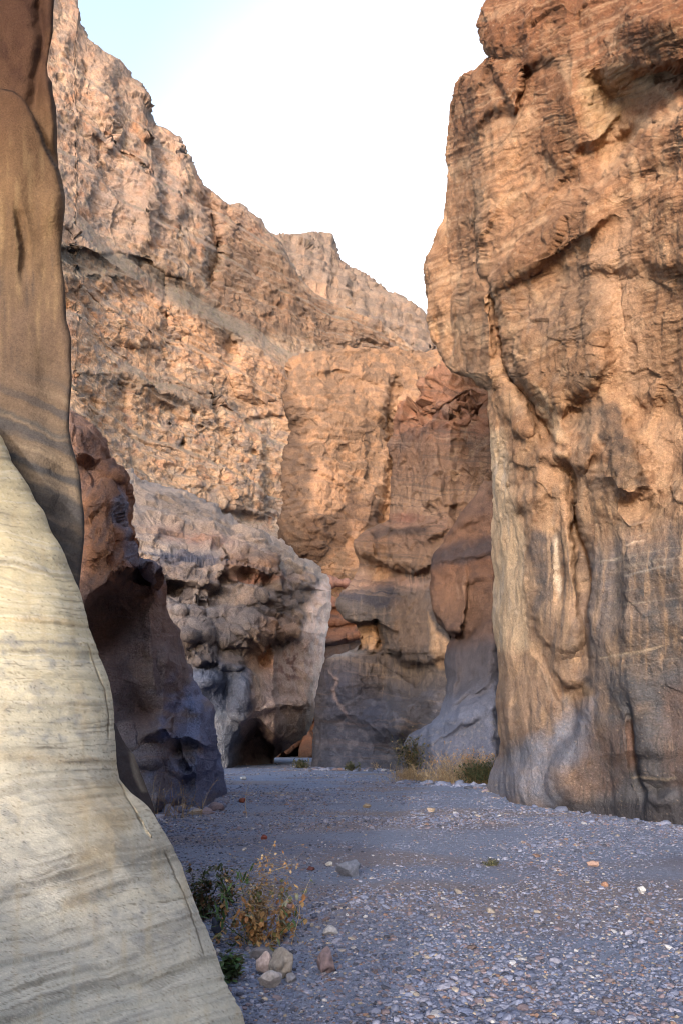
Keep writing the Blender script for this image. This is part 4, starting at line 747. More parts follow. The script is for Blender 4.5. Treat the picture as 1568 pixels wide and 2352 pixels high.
# ---- tower and mountain beyond
def tower():
    xl = fn([(760,800),(738,808),(715,812),(692,818),(670,828),(660,836),(655,850),(652,930),(658,950),(668,965),(672,1000),(662,1030),(655,1050),(650,1100),(648,1180),(650,1240),(668,1270),(700,1300),(720,1330),(730,1420)])
    PX, PY = rows(800, 1420, 340, xl, 1030, 260)
    def depth(px, py, tx, z): return 80 + .02*(px-650) + np.interp(z, [0, 20, 34, 42, 48, 54, 60, 80], [0, 1, 3, 4.5, 7.5, 10, 16, 50])
    feats = [vlip([(905,880),(890,960),(900,1080),(880,1220)], -3, 14, 10), vlip([(830,930),(842,1000),(830,1100)], .9, 60, 8), bump(770, 985, 70, 50, 2.0), bump(715, 905, 60, 55, 1.4), hlip([(700,850),(780,845),(860,870)], 1.2, 12, 12), bump(700, 1150, 70, 120, .8),
             vlip([(760,1090),(745,1150),(735,1260)], .8, 60, 12), vlip([(860,1130),(850,1220)], 1.0, 22, 12), hlip([(690,1060),(760,1090),(800,1120)], .7, 30, 10)]
    def disp(x, y, z, px, py, n):
        wq = 1.0*perlin(x*.2, y*.2, z*.2, 3); fa = facet(x+wq, y, z*.7+wq, .22, 5); fb = facet(x+wq*.5, y, z*1.5, .8, 6)
        return .7*fa + .35*fb + .9*fbm(x, y, z*.6, .16, 3, 102) + .28*saw(z*.55+wq*.5+.3*x*.1) + .22*fbm(x, y, z, 1.2, 3, 104)
    def colour(x, y, z, px, py, n):
        w_ = 14*perlin(px/40, py/40, 1.2, 5) + 6*perlin(px/12, py/12, 3.2, 5); sm = fbm(px/22, py/22, 2, 1, 4, 107); st = fbm(px/200, (py+w_*.3)/9, 2, 1, 3, 108)
        col = np.broadcast_to(S(176,136,104), px.shape+(3,)).copy()
        col = mixc(col, S(126,106,92), sstep(-.15, .2, sm+.1)*.7)
        def patch(col, pts, soft, c, a): return mixc(col, c, poly_mask(pts, soft)(px+w_, py+w_)*a*(.8+.5*sm))
        col = patch(col, [(640,860),(700,950),(690,1010),(730,1040),(700,1180),(740,1180),(730,1300),(640,1320)], 14, S(104,86,76), 1.0)
        col = patch(col, [(760,1190),(790,1130),(815,1120),(830,1150),(850,1128),(880,1180),(880,1210),(800,1230),(790,1270),(700,1290),(700,1180)], 8, S(108,84,70), 1.0)  # shadow shape across the tower, painted into the colour
        col = patch(col, [(760,900),(880,960),(900,1080),(840,1080),(780,1000)], 20, S(142,112,88), .6)
        col = patch(col, [(730,1060),(790,1080),(790,1150),(730,1190),(715,1120)], 10, S(206,156,116), .75); col = patch(col, [(880,1000),(905,1000),(900,1220),(870,1220)], 8, S(214,166,126), .8); col = patch(col, [(800,1200),(860,1220),(830,1300),(790,1300)], 10, S(196,148,112), .7)  # lit orange faces, their light painted into the colour
        col = patch(col, [(820,870),(960,900),(930,960),(850,930)], 14, S(200,156,120), .7)
        return mixc(col, S(112,94,84), sstep(.05, .35, st)*.4)*np.array([.72,.69,.68], F32)
    o = relief('rock_tower', PX, PY, depth, feats, colour, rock_mat('tower_rock', .8, .3, .22, 2), disp, {'l': (4, 12)}, warp=6)
    tag(o, 'rounded brown rock tower standing behind the narrows, below the far slopes', 'rock tower')
tower()

def wline(x, y, z): return 3*perlin(x*.06, y*.06, z*.06, 7)
def mountain():
    yt = fx([(-200,-420),(60,-230),(120,-80),(150,-30),(172,0),(176,47),(185,60),(192,70),(200,86),(220,102),(240,122),(275,137),(290,155),(300,175),(327,192),(336,215),(345,255),(356,287),(377,292),(395,305),(412,316),(420,345),(435,375),(447,395),(465,425),(485,437),(505,452),(525,470),(552,467),(575,485),(592,500),(605,520),(625,540),(640,556),(665,600),(690,640),(720,672),(760,692),(850,732),(900,762),(950,800),(1000,850),(1040,880),(1150,930)])
    PX, PY = cols(-60, 1120, 560, yt, lambda px: np.full_like(px, 1330.), 620)
    zz = [0, 28, 33, 38, 47, 48.2, 58, 61, 70, 71.5, 80, 90, 96, 106, 108, 119, 121, 134, 136, 150, 200, 300]; ss = [0, 3, 5, 13, 14, 15.6, 17, 20, 20.6, 22.4, 23.5, 35, 36.5, 37.5, 40, 41, 44, 45.5, 48.5, 51, 73, 140]
    def depth(px, py, tx, z):
        r = 2.4*perlin(tx*12, z*.035, .3, 3) + .8*perlin(tx*34, z*.09, 5.3, 4)
        zw = z + 2.5*perlin(tx*14, .2, 3.3, 6) + 4*np.clip((px-500)/500, -.3, 1)
        return 86 + .085*(px-150) + np.interp(zw, zz, ss) + r
    feats = [vlip([(335,200),(360,420),(345,560)], 3, 60, 14), vlip([(480,440),(500,560),(485,660)], -5, 20, 10, 30), vlip([(265,100),(255,200),(270,330)], 2.5, 50, 12), vlip([(420,330),(430,420),(405,520)], 2, 30, 10), bump(150, 100, 22, 40, 3), vlip([(195,140),(192,200)], -2, 6, 6), vlip([(380,650),(385,700),(378,760)], -2, 8, 6), vlip([(525,770),(535,830)], -3, 20, 10),
             hlip([(100,560),(250,575),(330,585),(420,640)], 2, 40, 10), hlip([(100,640),(220,628),(340,640),(400,700),(520,760)], 2.0, 10, 40), hlip([(160,1120),(320,1130),(420,1130),(520,1165),(620,1180)], 1.8, 40, 10), hlip([(160,860),(300,850),(450,890),(560,960)], 1.6, 8, 50), ball(320, 740, 110, 60, 2), ball(600, 860, 70, 70, 3), hlip([(560,960),(620,945),(655,950)], 1.5, 30, 6), vlip([(600,980),(590,1060),(610,1160)], 3, 60, 12), vlip([(545,1080),(560,1160)], 1.5, 40, 10)] + \
            [bump(cx, cy, r_, r_*.7, -1.6) for cx, cy, r_ in ((276,882,4),(443,942,8),(388,975,3),(418,1020,5),(462,978,6),(585,1038,7),(480,905,5),(408,1155,6),(445,1162,4))]
    def disp(x, y, z, px, py, n):
        wq = 1.6*perlin(x*.12, y*.12, z*.12, 3) + .6*perlin(x*.5, y*.5, z*.5, 2)
        fa = facet(x+wq, y+wq, z*.8-wq, .11, 4, .7, 2.0); fb = facet(x+wq*.6, y, z*1.2+wq*.6, .30, 5); fc = facet(x, y, z*1.4+wq*.3, .85, 6)
        strata = perlin(x*.02, y*.02, z*.45+wq*.3, 8) + .6*perlin(x*.04, y*.04, z*1.2+wq*.3, 9)
        fl = sstep(.3, .75, n[..., 2])
        return (1-.75*fl)*(1.5*fa*np.clip(.5+2*fbm(x, y, z, .05, 2, 131), .15, 1.2) + .5*fb + .3*fc + .35*strata + .95*saw(z*.17+wq*.12, .2)*np.clip(.6+2*fbm(x, y, z, .06, 2, 133), 0, 1.2) + .25*saw(z*.6+wq*.3, .2) + .6*fbm(x, y, z*.7, .1, 3, 112)) + .25*fbm(x, y, z, .9, 3, 114) + .15*fbm(x, y, z*.8, .45, 3, 118, .5, True)*(1-fl)
    def colour(x, y, z, px, py, n):
        w_ = 18*perlin(px/50, py/50, 1.2, 5) + 7*perlin(px/14, py/14, 3.2, 5); sm = fbm(px/24, py/24, 2, 1, 5, 117); big = fbm(px/100, py/100, 2, 1, 4, 115); vs = fbm(px/12, py/80, 3, 1, 4, 119); fine = fbm(px/5, py/5, 1, 1, 3, 120)
        col = ramp(py+.0*px+50*big, [(-100, S(208,166,138)), (200, S(204,168,146)), (450, S(202,168,148)), (600, S(176,146,124)), (680, S(206,160,126)), (900, S(212,168,132)), (1120, S(216,172,134)), (1180, S(170,146,132)), (1300, S(166,142,130))])
        col = mixc(col, S(152,140,138), sstep(-.08, .25, sm+.3*vs)*.75); col = mixc(col, S(210,146,104), sstep(.05, .35, fbm(px/34, py/34, 9, 1, 4, 121))*.6); col = mixc(col, S(228,196,164), sstep(.05, .35, fbm(px/30, py/26, 19, 1, 4, 123))*.55)
        def patch(col, pts, soft, c, a): return mixc(col, c, poly_mask(pts, soft)(px+w_, py+w_)*a*(.8+.6*sm))
        col = patch(col, [(120,555),(240,575),(330,590),(430,640),(500,700),(560,760),(520,790),(400,690),(330,640),(120,640)], 12, S(108,98,90), 1.0)
        col = patch(col, [(500,560),(640,560),(700,660),(860,740),(1000,870),(900,850),(700,790),(560,780),(480,690)], 16, S(126,104,92), .95)
        col = patch(col, [(540,770),(640,765),(860,830),(960,860),(960,890),(820,840),(680,815),(560,820)], 10, S(178,158,140), .7)
        col = patch(col, [(170,850),(300,850),(460,890),(560,930),(520,950),(400,940),(280,890)], 12, S(132,116,106), .75)
        col = patch(col, [(350,400),(420,420),(400,560),(300,540),(200,470),(220,430)], 26, S(168,148,142), .6); col = patch(col, [(180,60),(330,190),(345,260),(290,230),(220,160),(190,180)], 16, S(168,142,128), .6)
        col = patch(col, [(340,640),(400,700),(530,780),(660,830),(650,960),(560,930),(440,800),(340,700)], 20, S(222,166,122), .55)
        col = patch(col, [(440,420),(560,470),(640,560),(560,570),(490,560)], 18, S(160,122,102), .6)
        ds = poly_mask([(120,1130),(420,1130),(620,1220),(660,1180),(660,1330),(120,1330)], 8)(px, py+w_*.3); col = mixc(col, S(158,146,140), ds*.85*(.8+.5*sm))
        gr = np.clip(sstep(.35, .7, n[..., 2]), 0, 1); col = mixc(col, S(152,140,128), gr*.6)
        veg = sstep(.18, .36, fbm(px/4.5, py/4.5, 8, 1, 2, 127))*sstep(.3, .6, n[..., 2]); col = mixc(col, S(122,116,74), veg*.75)
        col = mixc(col, S(112,92,80), sstep(.2, .42, fine)*.35)
        lines = np.abs(fbm(x, y, z*3.2+wline(x, y, z), .12, 2, 151)); col = mixc(col, S(112,90,80), (1-sstep(.0, .035, lines))*.45*(1-gr))
        crk = np.abs(fbm(x*1.1, y, z*.45, .13, 3, 153)); col = mixc(col, S(96,74,64), (1-sstep(0, .02, crk))*.55*(1-gr))
        return col*np.array([.64,.63,.63], F32)
    o = relief('mountain', PX, PY, depth, feats, colour, rock_mat('mountain_rock', .42, .5, .22, 2), disp, {'t': (4, 40)}, warp=8)
    tag(o, 'high peach and grey mountainside with ledges, stepping down from the upper left', kind='structure')
mountain()

def far_ridge():
    yt = fx([(480,600),(560,575),(600,556),(625,545),(640,542),(670,541),(700,539),(720,536),(745,539),(760,543),(765,565),(772,580),(784,600),(814,617),(849,637),(884,665),(914,680),(926,681),(939,695),(949,715),(969,727),(981,740),(1000,775),(1020,800),(1100,860),(1300,960)])
    PX, PY = cols(480, 1300, 400, yt, lambda px: np.full_like(px, 1010.), 260)
    def depth(px, py, tx, z):
        zw = z + 4*perlin(tx*20, .2, 3.3, 6)
        return 205 + .10*(px-600) + np.interp(zw, [0, 90, 100, 112, 128, 131, 150, 156, 180, 300], [-10, 0, 12, 15, 34, 36, 42, 52, 60, 160]) + 4*perlin(tx*40, z*.02, 2.3, 8) + 2*perlin(tx*90, z*.02, 7.3, 9)
    feats = [vlip([(700,545),(712,600)], 3, 20, 8), vlip([(640,550),(655,620)], 2, 20, 8), vlip([(800,640),(810,700)], -3, 12, 6), vlip([(900,690),(915,760)], 3, 20, 8)]
    def disp(x, y, z, px, py, n):
        wq = 2.5*perlin(x*.06, y*.06, z*.06, 3)
        fa = facet(x+wq, y, z*.8+wq, .07, 4, .7, 2.); fb = facet(x+wq, y, z+wq, .2, 5)
        return 2.4*fa + 1.2*fb + 1.1*saw(z*.16+wq*.1, .25) + .8*perlin(x*.01, y*.01, z*.35+wq*.2, 8) + .6*fbm(x, y, z, .4, 3, 134)
    def colour(x, y, z, px, py, n):
        w_ = 10*perlin(px/40, py/40, 1.2, 5) + 5*perlin(px/12, py/12, 3.2, 5); sm = fbm(px/20, py/20, 2, 1, 5, 137); st = fbm(px/160, (py-.45*(px-760)+w_*.4)/12, 2, 1, 3, 138)
        col = np.broadcast_to(S(170,142,128), px.shape+(3,)).copy()
        col = mixc(col, S(136,118,112), sstep(-.1, .25, st+.3*sm)*.75); col = mixc(col, S(200,156,130), sstep(.0, .3, sm)*.5)
        col = mixc(col, S(176,168,166), poly_mask([(655,600),(672,610),(690,660),(705,690),(690,690),(665,640)], 6)(px, py)*.7); col = mixc(col, S(216,166,136), poly_mask([(690,640),(750,650),(770,690),(720,690)], 10)(px+w_, py)*.7)
        veg = sstep(.22, .4, fbm(px/4, py/4, 8, 1, 2, 139))*sstep(.3, .6, n[..., 2]); return mixc(col, S(128,124,84), veg*.6)*np.array([.58,.61,.62], F32)
    o = relief('hill', PX, PY, depth, feats, colour, rock_mat('ridge_rock', .25, .8, .2, 2), disp, {'t': (5, 60)}, warp=5)
    tag(o, 'distant flat topped ridge falling to the right under the white sky', kind='structure')
far_ridge()

# ================================================================== gravel, loose stones
PAL = [S(124,134,168), S(148,152,180), S(102,114,150), S(172,160,150), S(140,124,136), S(190,190,200), S(84,90,112), S(156,124,112), S(122,112,124), S(176,168,170)]
def ico(sub, seed, rough):
    t = (1+5**.5)/2
    v = np.array([(-1,t,0),(1,t,0),(-1,-t,0),(1,-t,0),(0,-1,t),(0,1,t),(0,-1,-t),(0,1,-t),(t,0,-1),(t,0,1),(-t,0,-1),(-t,0,1)], float); v /= np.linalg.norm(v[0])
    f = [(0,11,5),(0,5,1),(0,1,7),(0,7,10),(0,10,11),(1,5,9),(5,11,4),(11,10,2),(10,7,6),(7,1,8),(3,9,4),(3,4,2),(3,2,6),(3,6,8),(3,8,9),(4,9,5),(2,4,11),(6,2,10),(8,6,7),(9,8,1)]
    v = [tuple(p) for p in v]
    for _ in range(sub):
        mid = {}; nf = []
        def m(a, b):
            k = (min(a, b), max(a, b))
            if k not in mid:
                p = (np.array(v[a])+np.array(v[b])); p /= np.linalg.norm(p); mid[k] = len(v); v.append(tuple(p))
            return mid[k]
        for a, b, c in f:
            ab, bc, ca = m(a, b), m(b, c), m(c, a); nf += [(a, ab, ca), (b, bc, ab), (c, ca, bc), (ab, bc, ca)]
        f = nf
    V = np.array(v, F32); r = np.random.RandomState(seed)
    o = r.uniform(0, 50, 3)
    V = V*(1 + rough*fbm(V[:, 0]+o[0], V[:, 1]+o[1], V[:, 2]+o[2], 1.1, 2, seed))[:, None]
    for k in range(5):                                       # a few broken, flattened sides
        d = r.normal(size=3); d /= np.linalg.norm(d); h = r.uniform(.55, .85); e = V@d
        V = V - np.clip(e-h, 0, None)[:, None]*d[None, :]*.9
    return V.astype(F32), np.array(f, np.int32)
def scatter_stones(pos, size, seed, sub):
    r = np.random.RandomState(seed); kinds = [ico(sub, 300+seed+k, .5) for k in range(8)]
    VV = []; FF = []; CC = []; off = 0; which = r.randint(0, 8, len(pos))
    pal = np.array(PAL); wt = np.array([.26,.16,.22,.04,.1,.02,.10,.02,.07,.01])
    for k, (V, F) in enumerate(kinds):
        i = np.where(which == k)[0]; n = len(i)
        if n == 0: continue
        a = r.uniform(0, 2*np.pi, n); sx = size[i]*r.uniform(.8, 1.35, n); sy = size[i]*r.uniform(.65, 1.0, n); sz = size[i]*r.uniform(.35, .7, n)
        tilt = r.normal(0, .25, n)
        x = V[None, :, 0]*sx[:, None]; y = V[None, :, 1]*sy[:, None]; z = V[None, :, 2]*sz[:, None]
        x, z = x*np.cos(tilt)[:, None]-z*np.sin(tilt)[:, None], x*np.sin(tilt)[:, None]+z*np.cos(tilt)[:, None]
        X = x*np.cos(a)[:, None]-y*np.sin(a)[:, None]; Y = x*np.sin(a)[:, None]+y*np.cos(a)[:, None]
        P = np.stack([X+pos[i, 0:1], Y+pos[i, 1:2], z+pos[i, 2:3]+sz[:, None]*.35], -1)
        c = pal[r.choice(len(PAL), n, p=wt/wt.sum())]*r.uniform(.75, 1.2, (n, 1))
        VV.append(P.reshape(-1, 3)); CC.append(np.repeat(c, len(V), 0)); FF.append((F[None]+off+np.arange(n)[:, None, None]*len(V)).reshape(-1)); off += n*len(V)
    return np.concatenate(VV).astype(F32), np.concatenate(FF).astype(np.int32), np.concatenate(CC).astype(F32)
stone_mat = flat_mat('stone', .85, .22, 40)
def make_gravel():
    r = np.random.RandomState(11)
    def field(n, y0, y1, pw, lo, hi, sg):
        u = r.uniform(0, 1, n); e = 1-pw
        y = (y0**e + u*(y1**e-y0**e))**(1/e); x = r.uniform(-.62, .72, n)*(y+2)
        patch = fbm(x, y*.7, 0, .45, 3, 211)
        s_ = np.exp(r.normal(0, sg, n))*lo*(1+np.clip(patch, -.4, .6)*1.2)*np.maximum(1, y/10)**.6
        keep = (r.uniform(0, 1, n) < .85+patch*1.2) & (s_ < hi)
        x, y, s_ = x[keep], y[keep], s_[keep]
        return np.stack([x, y, floor_z(x, y)], -1), s_
    p1, s1 = field(12000, 4.2, 16, 1.9, .017, .08, .38); p2, s2 = field(150000, 4.2, 75, 2.0, .0115, .3, .38)
    # rubble and coarse stones gathered along the feet of the walls
    q = []
    for line, n, dmax in (([(1109,1813),(1234,1848),(1384,1862),(1568,1886)], 500, .9), ([(360,1872),(420,1858),(480,1860),(515,1844)], 260, .8), ([(915,1796),(1000,1802),(1100,1812)], 260, .9), ([(720,1768),(800,1770),(900,1772)], 200, 1.2), ([(480,1768),(545,1757),(620,1750)], 160, 1.5)):
        g = np.array([ground(*p_) for p_ in line]); t = r.uniform(0, len(line)-1, n); k = np.minimum(t.astype(int), len(line)-2); f = (t-k)[:, None]
        b_ = g[k]*(1-f)+g[k+1]*f; dd = r.exponential(dmax*.4, n)[:, None]; b_ = b_ - b_/np.linalg.norm(b_, axis=1, keepdims=True)*(dd-.25); q.append(np.column_stack([b_, np.exp(r.normal(0, .5, n))*.055*(1+.02*b_[:, 1])]))
    p4, s4 = field(60000, 13, 62, 1.7, .013, .2, .4); p2 = np.concatenate([p2, p4]); s2 = np.concatenate([s2, s4])
    q = np.concatenate(q); q = q[q[:, 2] < .26]; p1 = np.concatenate([p1, np.column_stack([q[:, 0], q[:, 1], floor_z(q[:, 0], q[:, 1])])]); s1 = np.concatenate([s1, q[:, 2]])
    a = scatter_stones(p1, s1, 1, 1); b = scatter_stones(p2, s2, 2, 0)
    V = np.concatenate([a[0], b[0]]); F = np.concatenate([a[1], b[1]+len(a[0])]); Cc = np.concatenate([a[2], b[2]])
    o = link_mesh('gravel', V, F, 3, Cc, stone_mat, False)
    tag(o, 'loose blue grey gravel covering the floor of the wash', 'gravel', kind='stuff')
make_gravel()
def stone(px0, px1, py0, py1, c, label, seed, group='larger loose stones on the gravel', name='stone'):
    gx, gy = ground((px0+px1)/2, py1); gz = float(floor_z(np.array([gx]), np.array([gy]))[0])
    wd = (px1-px0)/FPX*gy/2/.93; ht = (py1-py0)/FPX*gy/2/.9
    V, F = ico(3, seed, .55); V = V*np.array([wd, wd*.85, ht], F32)
    n = fbm(V[:, 0]/wd+seed, V[:, 1]/wd, V[:, 2]/wd, 2.0, 4, seed); V = V*(1+.10*n[:, None])
    a = seed*1.7; V = np.stack([V[:, 0]*math.cos(.3*math.sin(a))-V[:, 1]*math.sin(.3*math.sin(a)), V[:, 0]*math.sin(.3*math.sin(a))+V[:, 1]*math.cos(.3*math.sin(a)), V[:, 2]], -1)
    col = np.clip(c[None, :]*(1+.5*n[:, None]), 0.01, .9)
    o = link_mesh(name, V, F.reshape(-1), 3, col, stone_mat, True)
    o.location = (gx, gy+wd*.7, gz+ht*.75); tag(o, label, name, group); return o
stone(590, 626, 2205, 2243, S(196,176,176), 'pinkish white angular stone below the orange dry bush', 3)
stone(618, 664, 2198, 2253, S(150,144,142), 'grey brown stone leaning on the pinkish white one below the bush', 17)
stone(595, 641, 2244, 2276, S(168,164,170), 'flat pale grey stone lowest of the pile below the bush', 5)
stone(654, 682, 2244, 2262, S(130,132,146), 'small blue grey stone right of the pile below the bush', 8)
stone(578, 622, 2186, 2210, S(122,120,130), 'dull grey stone at the foot of the orange bush, topmost of the pile', 9)
stone(726, 770, 2196, 2242, S(126,110,122), 'purple brown triangular stone right of the pile below the bush', 12)
stone(779, 826, 1980, 2018, S(112,120,144), 'large flat blue grey stone alone in the middle of the gravel', 23)
stone(743, 772, 2134, 2152, S(176,178,190), 'pale flat stone on the gravel right of the orange bush', 14)
stone(486, 507, 2119, 2158, S(66,74,100), 'dark blue stone between the striped pale rock and the bush', 15)
stone(574, 604, 2060, 2094, S(148,146,164), 'lilac grey stone half hidden behind the orange bush', 16)
stone(652, 672, 2084, 2106, S(166,134,134), 'pink stone beside the right edge of the orange bush', 27)
stone(601, 613, 1918, 1928, S(140,72,66), 'bright red stone on the gravel above the orange bush', 18)
stone(706, 721, 1993, 2001, S(104,62,66), 'dark red flat stone left of the large flat blue grey stone', 19)
stone(749, 765, 1978, 1987, S(206,204,206), 'thin white stone just above left of the large flat stone', 20)
stone(549, 563, 1834, 1844, S(140,76,62), 'rust red stone beside the foot of the dark overhanging bluff', 21)
stone(1468, 1485, 2044, 2059, S(200,200,208), 'white stone among coarse gravel at the right edge', 22)
stone(1383, 1397, 2034, 2044, S(186,138,112), 'tan orange stone left of the white stone at right', 24)
stone(1353, 1375, 1977, 1989, S(180,146,132), 'tan pink flat stone under the tall orange wall', 25)
stone(980, 997, 1857, 1868, S(176,156,138), 'tan stone on the gravel below the straw clumps', 26)
stone(833, 850, 1846, 1856, S(160,142,122), 'small sandy stone in the middle distance left of the straw clumps', 28)
stone(852, 872, 1729, 1752, S(172,134,120), 'small peach boulder at the foot of the mushroom lipped bluff', 29)
stone(553, 566, 1783, 1792, S(196,196,200), 'white stone far off beside the dark bluff foot', 30)
stone(1075, 1092, 2183, 2193, S(104,90,92), 'dark brown flat stone in the middle of the near gravel', 31)
stone(1128, 1146, 2066, 2076, S(92,92,112), 'dark slate stone in the middle of the gravel', 32)

# ================================================================== plants
leaf_mat = flat_mat('leaf', .7, .25, 60); stem_mat = flat_mat('stem', .85, .2, 60)
class Leafy:
    def __init__(s): s.V = []; s.F = []; s.C = []; s.n = 0
    def blade(s, p, d, ln, wd, c, up=(0, 0, 1), cup=.25):
        d = d/np.linalg.norm(d); sd_ = np.cross(d, up); k = np.linalg.norm(sd_); sd_ = sd_/k if k > 1e-4 else np.array([1., 0, 0]); nn = np.cross(sd_, d)
        pts = [p, p+d*ln*.35+sd_*wd-nn*wd*cup, p+d*ln*.35+nn*0, p+d*ln*.35-sd_*wd-nn*wd*cup, p+d*ln*.72+sd_*wd*.7-nn*ln*.08, p+d*ln*.72-nn*ln*.05, p+d*ln*.72-sd_*wd*.7-nn*ln*.08, p+d*ln-nn*ln*.16]
        s.V += pts; b = s.n
        for t in ((0,1,2),(0,2,3),(1,4,5),(1,5,2),(2,5,6),(2,6,3),(4,7,5),(5,7,6)): s.F += [b+t[0], b+t[1], b+t[2]]
        s.C += [c]*8; s.n += 8
    def tube(s, pts, r0, r1, c, k=4):
        m = len(pts); b = s.n
        for i, p in enumerate(pts):
            d = pts[min(i+1, m-1)]-pts[max(i-1, 0)]; d = d/np.linalg.norm(d); a = np.cross(d, (.3, .2, 1.)); a = a/max(np.linalg.norm(a), 1e-6); q = np.cross(d, a); r_ = r0+(r1-r0)*i/(m-1)
            for j in range(k): t = 2*math.pi*j/k; s.V.append(p+(a*math.cos(t)+q*math.sin(t))*r_); s.C.append(c)
        for i in range(m-1):
            for j in range(k):
                A, B, D, E = b+i*k+j, b+i*k+(j+1) % k, b+(i+1)*k+(j+1) % k, b+(i+1)*k+j; s.F += [A, B, D, A, D, E]
        s.n += m*k
    def build(s, name, mat, parent=None): return link_mesh(name, np.array(s.V, F32), np.array(s.F, np.int32), 3, np.array(s.C, F32), mat, True, parent)
def empty(name, loc, label, cat, group=None):
    o = bpy.data.objects.new(name, None); C.objects.link(o); o.location = loc; o.empty_display_size = .1; return tag(o, label, cat, group)
def stem_path(r, az, lean, ln, droop, m=7):
    pts = [np.zeros(3)]; d = np.array([math.cos(az)*math.sin(lean), math.sin(az)*math.sin(lean), math.cos(lean)])
    for i in range(m-1):
        d = d + r.normal(0, .13, 3) + np.array([0, 0, -droop*i/m]); d /= np.linalg.norm(d); pts.append(pts[-1]+d*ln/(m-1))
    return pts
def shrub(name, loc, label, cat, seed, n, ht, lean, leaves, lsize, lpal, spal, stem_r=.004, per=14, start=.2, droop=.2, hang=0.0, base_r=.05, sub=2, group=None, leaf_w=.28, spread_xy=(1, 1)):
    r = np.random.RandomState(seed); root = empty(name, loc, label, cat, group); st = Leafy(); lf = Leafy()
    for i in range(n):
        az = r.uniform(0, 2*math.pi); ln = ht*r.uniform(.55, 1.1); b0 = np.array([r.normal(0, base_r)*spread_xy[0], r.normal(0, base_r)*spread_xy[1], -.02])
        path = [p+b0 for p in stem_path(r, az, abs(r.normal(0, lean)), ln, droop)]
        c = spal[r.randint(len(spal))]*r.uniform(.8, 1.2); st.tube(path, stem_r, stem_r*.35, c, 4)
        tw = [path]
        for j in range(sub):
            k = r.randint(2, 6); sub_ = [p*0 + path[k] + q for p, q in zip(path, stem_path(r, r.uniform(0, 6.28), r.uniform(.3, 1.1), ln*.4, droop, 5))]
            st.tube(sub_, stem_r*.6, stem_r*.25, c, 3); tw.append(sub_)
        for path_ in tw:
            for q in range(max(1, int(per*leaves*(1 if path_ is path else .6)))):
                t = r.uniform(start, 1)*(len(path_)-1.001); k = int(t); p = path_[k]+(path_[k+1]-path_[k])*(t-k)
                d = r.normal(0, 1, 3); d[2] = d[2]*.6 + .35 - hang*1.6; c = lpal(r, p) ; lf.blade(p, d, lsize*r.uniform(.5, 1.25), lsize*leaf_w*r.uniform(.7, 1.2), c*r.uniform(.75, 1.25))
    st.build('stems', stem_mat, root)
    if lf.n: lf.build('leaves', leaf_mat, root)
    return root
def on_ground(px, py, off=0):
    x, y = ground(px, py); return (x, y+off, float(floor_z(np.array([x]), np.array([y]))[0]))
def pick(cs):
    a = np.array(cs); return lambda r, p: a[r.randint(len(a))]
STRAW = [S(186,164,128), S(164,140,108), S(150,124,92)]
OR = [S(172,124,70), S(160,108,60), S(180,142,84), S(150,112,60)]; GG = [S(112,120,100), S(128,136,120), S(96,110,76), S(120,116,60)]; GREEN = [S(66,104,56), S(56,88,52), S(84,120,66)]; DARKG = [S(58,76,44), S(48,62,40), S(78,88,52)]
bx, by, bz = on_ground(597, 2178)
def bush_pal(r, p):
    if p[2] < .30: return OR[r.randint(4)] if r.rand() < .8 else GG[r.randint(4)]
    return OR[r.randint(4)] if r.rand() < .4 else GG[r.randint(4)]
bush = shrub('bush', (bx, by+.12, bz), 'orange and green leafy dry bush on the gravel beside the striped pale rock', 'bush', 5, 34, .47, .62, 1, .058, bush_pal, STRAW, .0035, 13, .15, .28, .55, .10, 2, leaf_w=.30)
tw = Leafy(); r_ = np.random.RandomState(4)
for i in range(26):
    pth = [p+np.array([r_.normal(.03, .12), r_.normal(0, .08), .2]) for p in stem_path(r_, r_.uniform(0, 6.28), abs(r_.normal(0, .25)), r_.uniform(.35, .62), .05)]
    tw.tube(pth, .0026, .001, STRAW[r_.randint(3)], 3)
    for q in range(5):
        p = pth[r_.randint(3, 7)]; tw.blade(p, r_.normal(0, 1, 3)+np.array([0, 0, .3]), .03, .011, (STRAW+OR)[r_.randint(7)])
tw.build('dry_twigs', stem_mat, bush)['label'] = 'thin bare straw coloured twigs'
for cx, cz, nn in ((-.27, .38, 20), (-.34, .20, 18), (.27, .20, 10), (-.17, .46, 12)):
    sp = Leafy()
    for i in range(nn):
        d = r_.normal(0, .8, 3)+np.array([-.2, 0, .9]); sp.blade(np.array([cx, -.1, cz])+r_.normal(0, .03, 3), d, r_.uniform(.07, .12), .011, GREEN[r_.randint(3)]*r_.uniform(.8, 1.3))
    sp.tube([np.array([cx*.3, -.03, .02]), np.array([cx*.7, -.08, cz*.6]), np.array([cx, -.1, cz])], .004, .002, GREEN[1], 4)
    sp.build('sprig', leaf_mat, bush)['label'] = 'fresh green narrow leaved sprig'
x, y, z = on_ground(478, 2122); shrub('bush', (x, y+.1, z), 'dark green bush pressed against the right edge of the striped pale rock', 'bush', 8, 26, .46, .4, 1, .06, pick(DARKG+[S(110,80,52)]), [S(96,84,66), S(80,66,50)], .004, 14, .2, .2, .1, .07)
x, y, z = on_ground(522, 2262); shrub('plant', (x, y+.08, z), 'small dark green plant at the foot of the striped pale rock', 'plant', 9, 14, .2, .5, 1, .06, pick(DARKG+GREEN), [S(80,76,56)], .003, 10, .2, .2, 0, .05)
x, y, z = on_ground(372, 1872); shrub('dry_grass', (x, y, z), 'sparse dry grass tuft in front of the dark bluff, behind the pale rock', 'grass tuft', 10, 40, .9, .5, 0, .05, pick(STRAW), STRAW, .006, 0, .2, .3, 0, .25, 1, spread_xy=(2, .6))
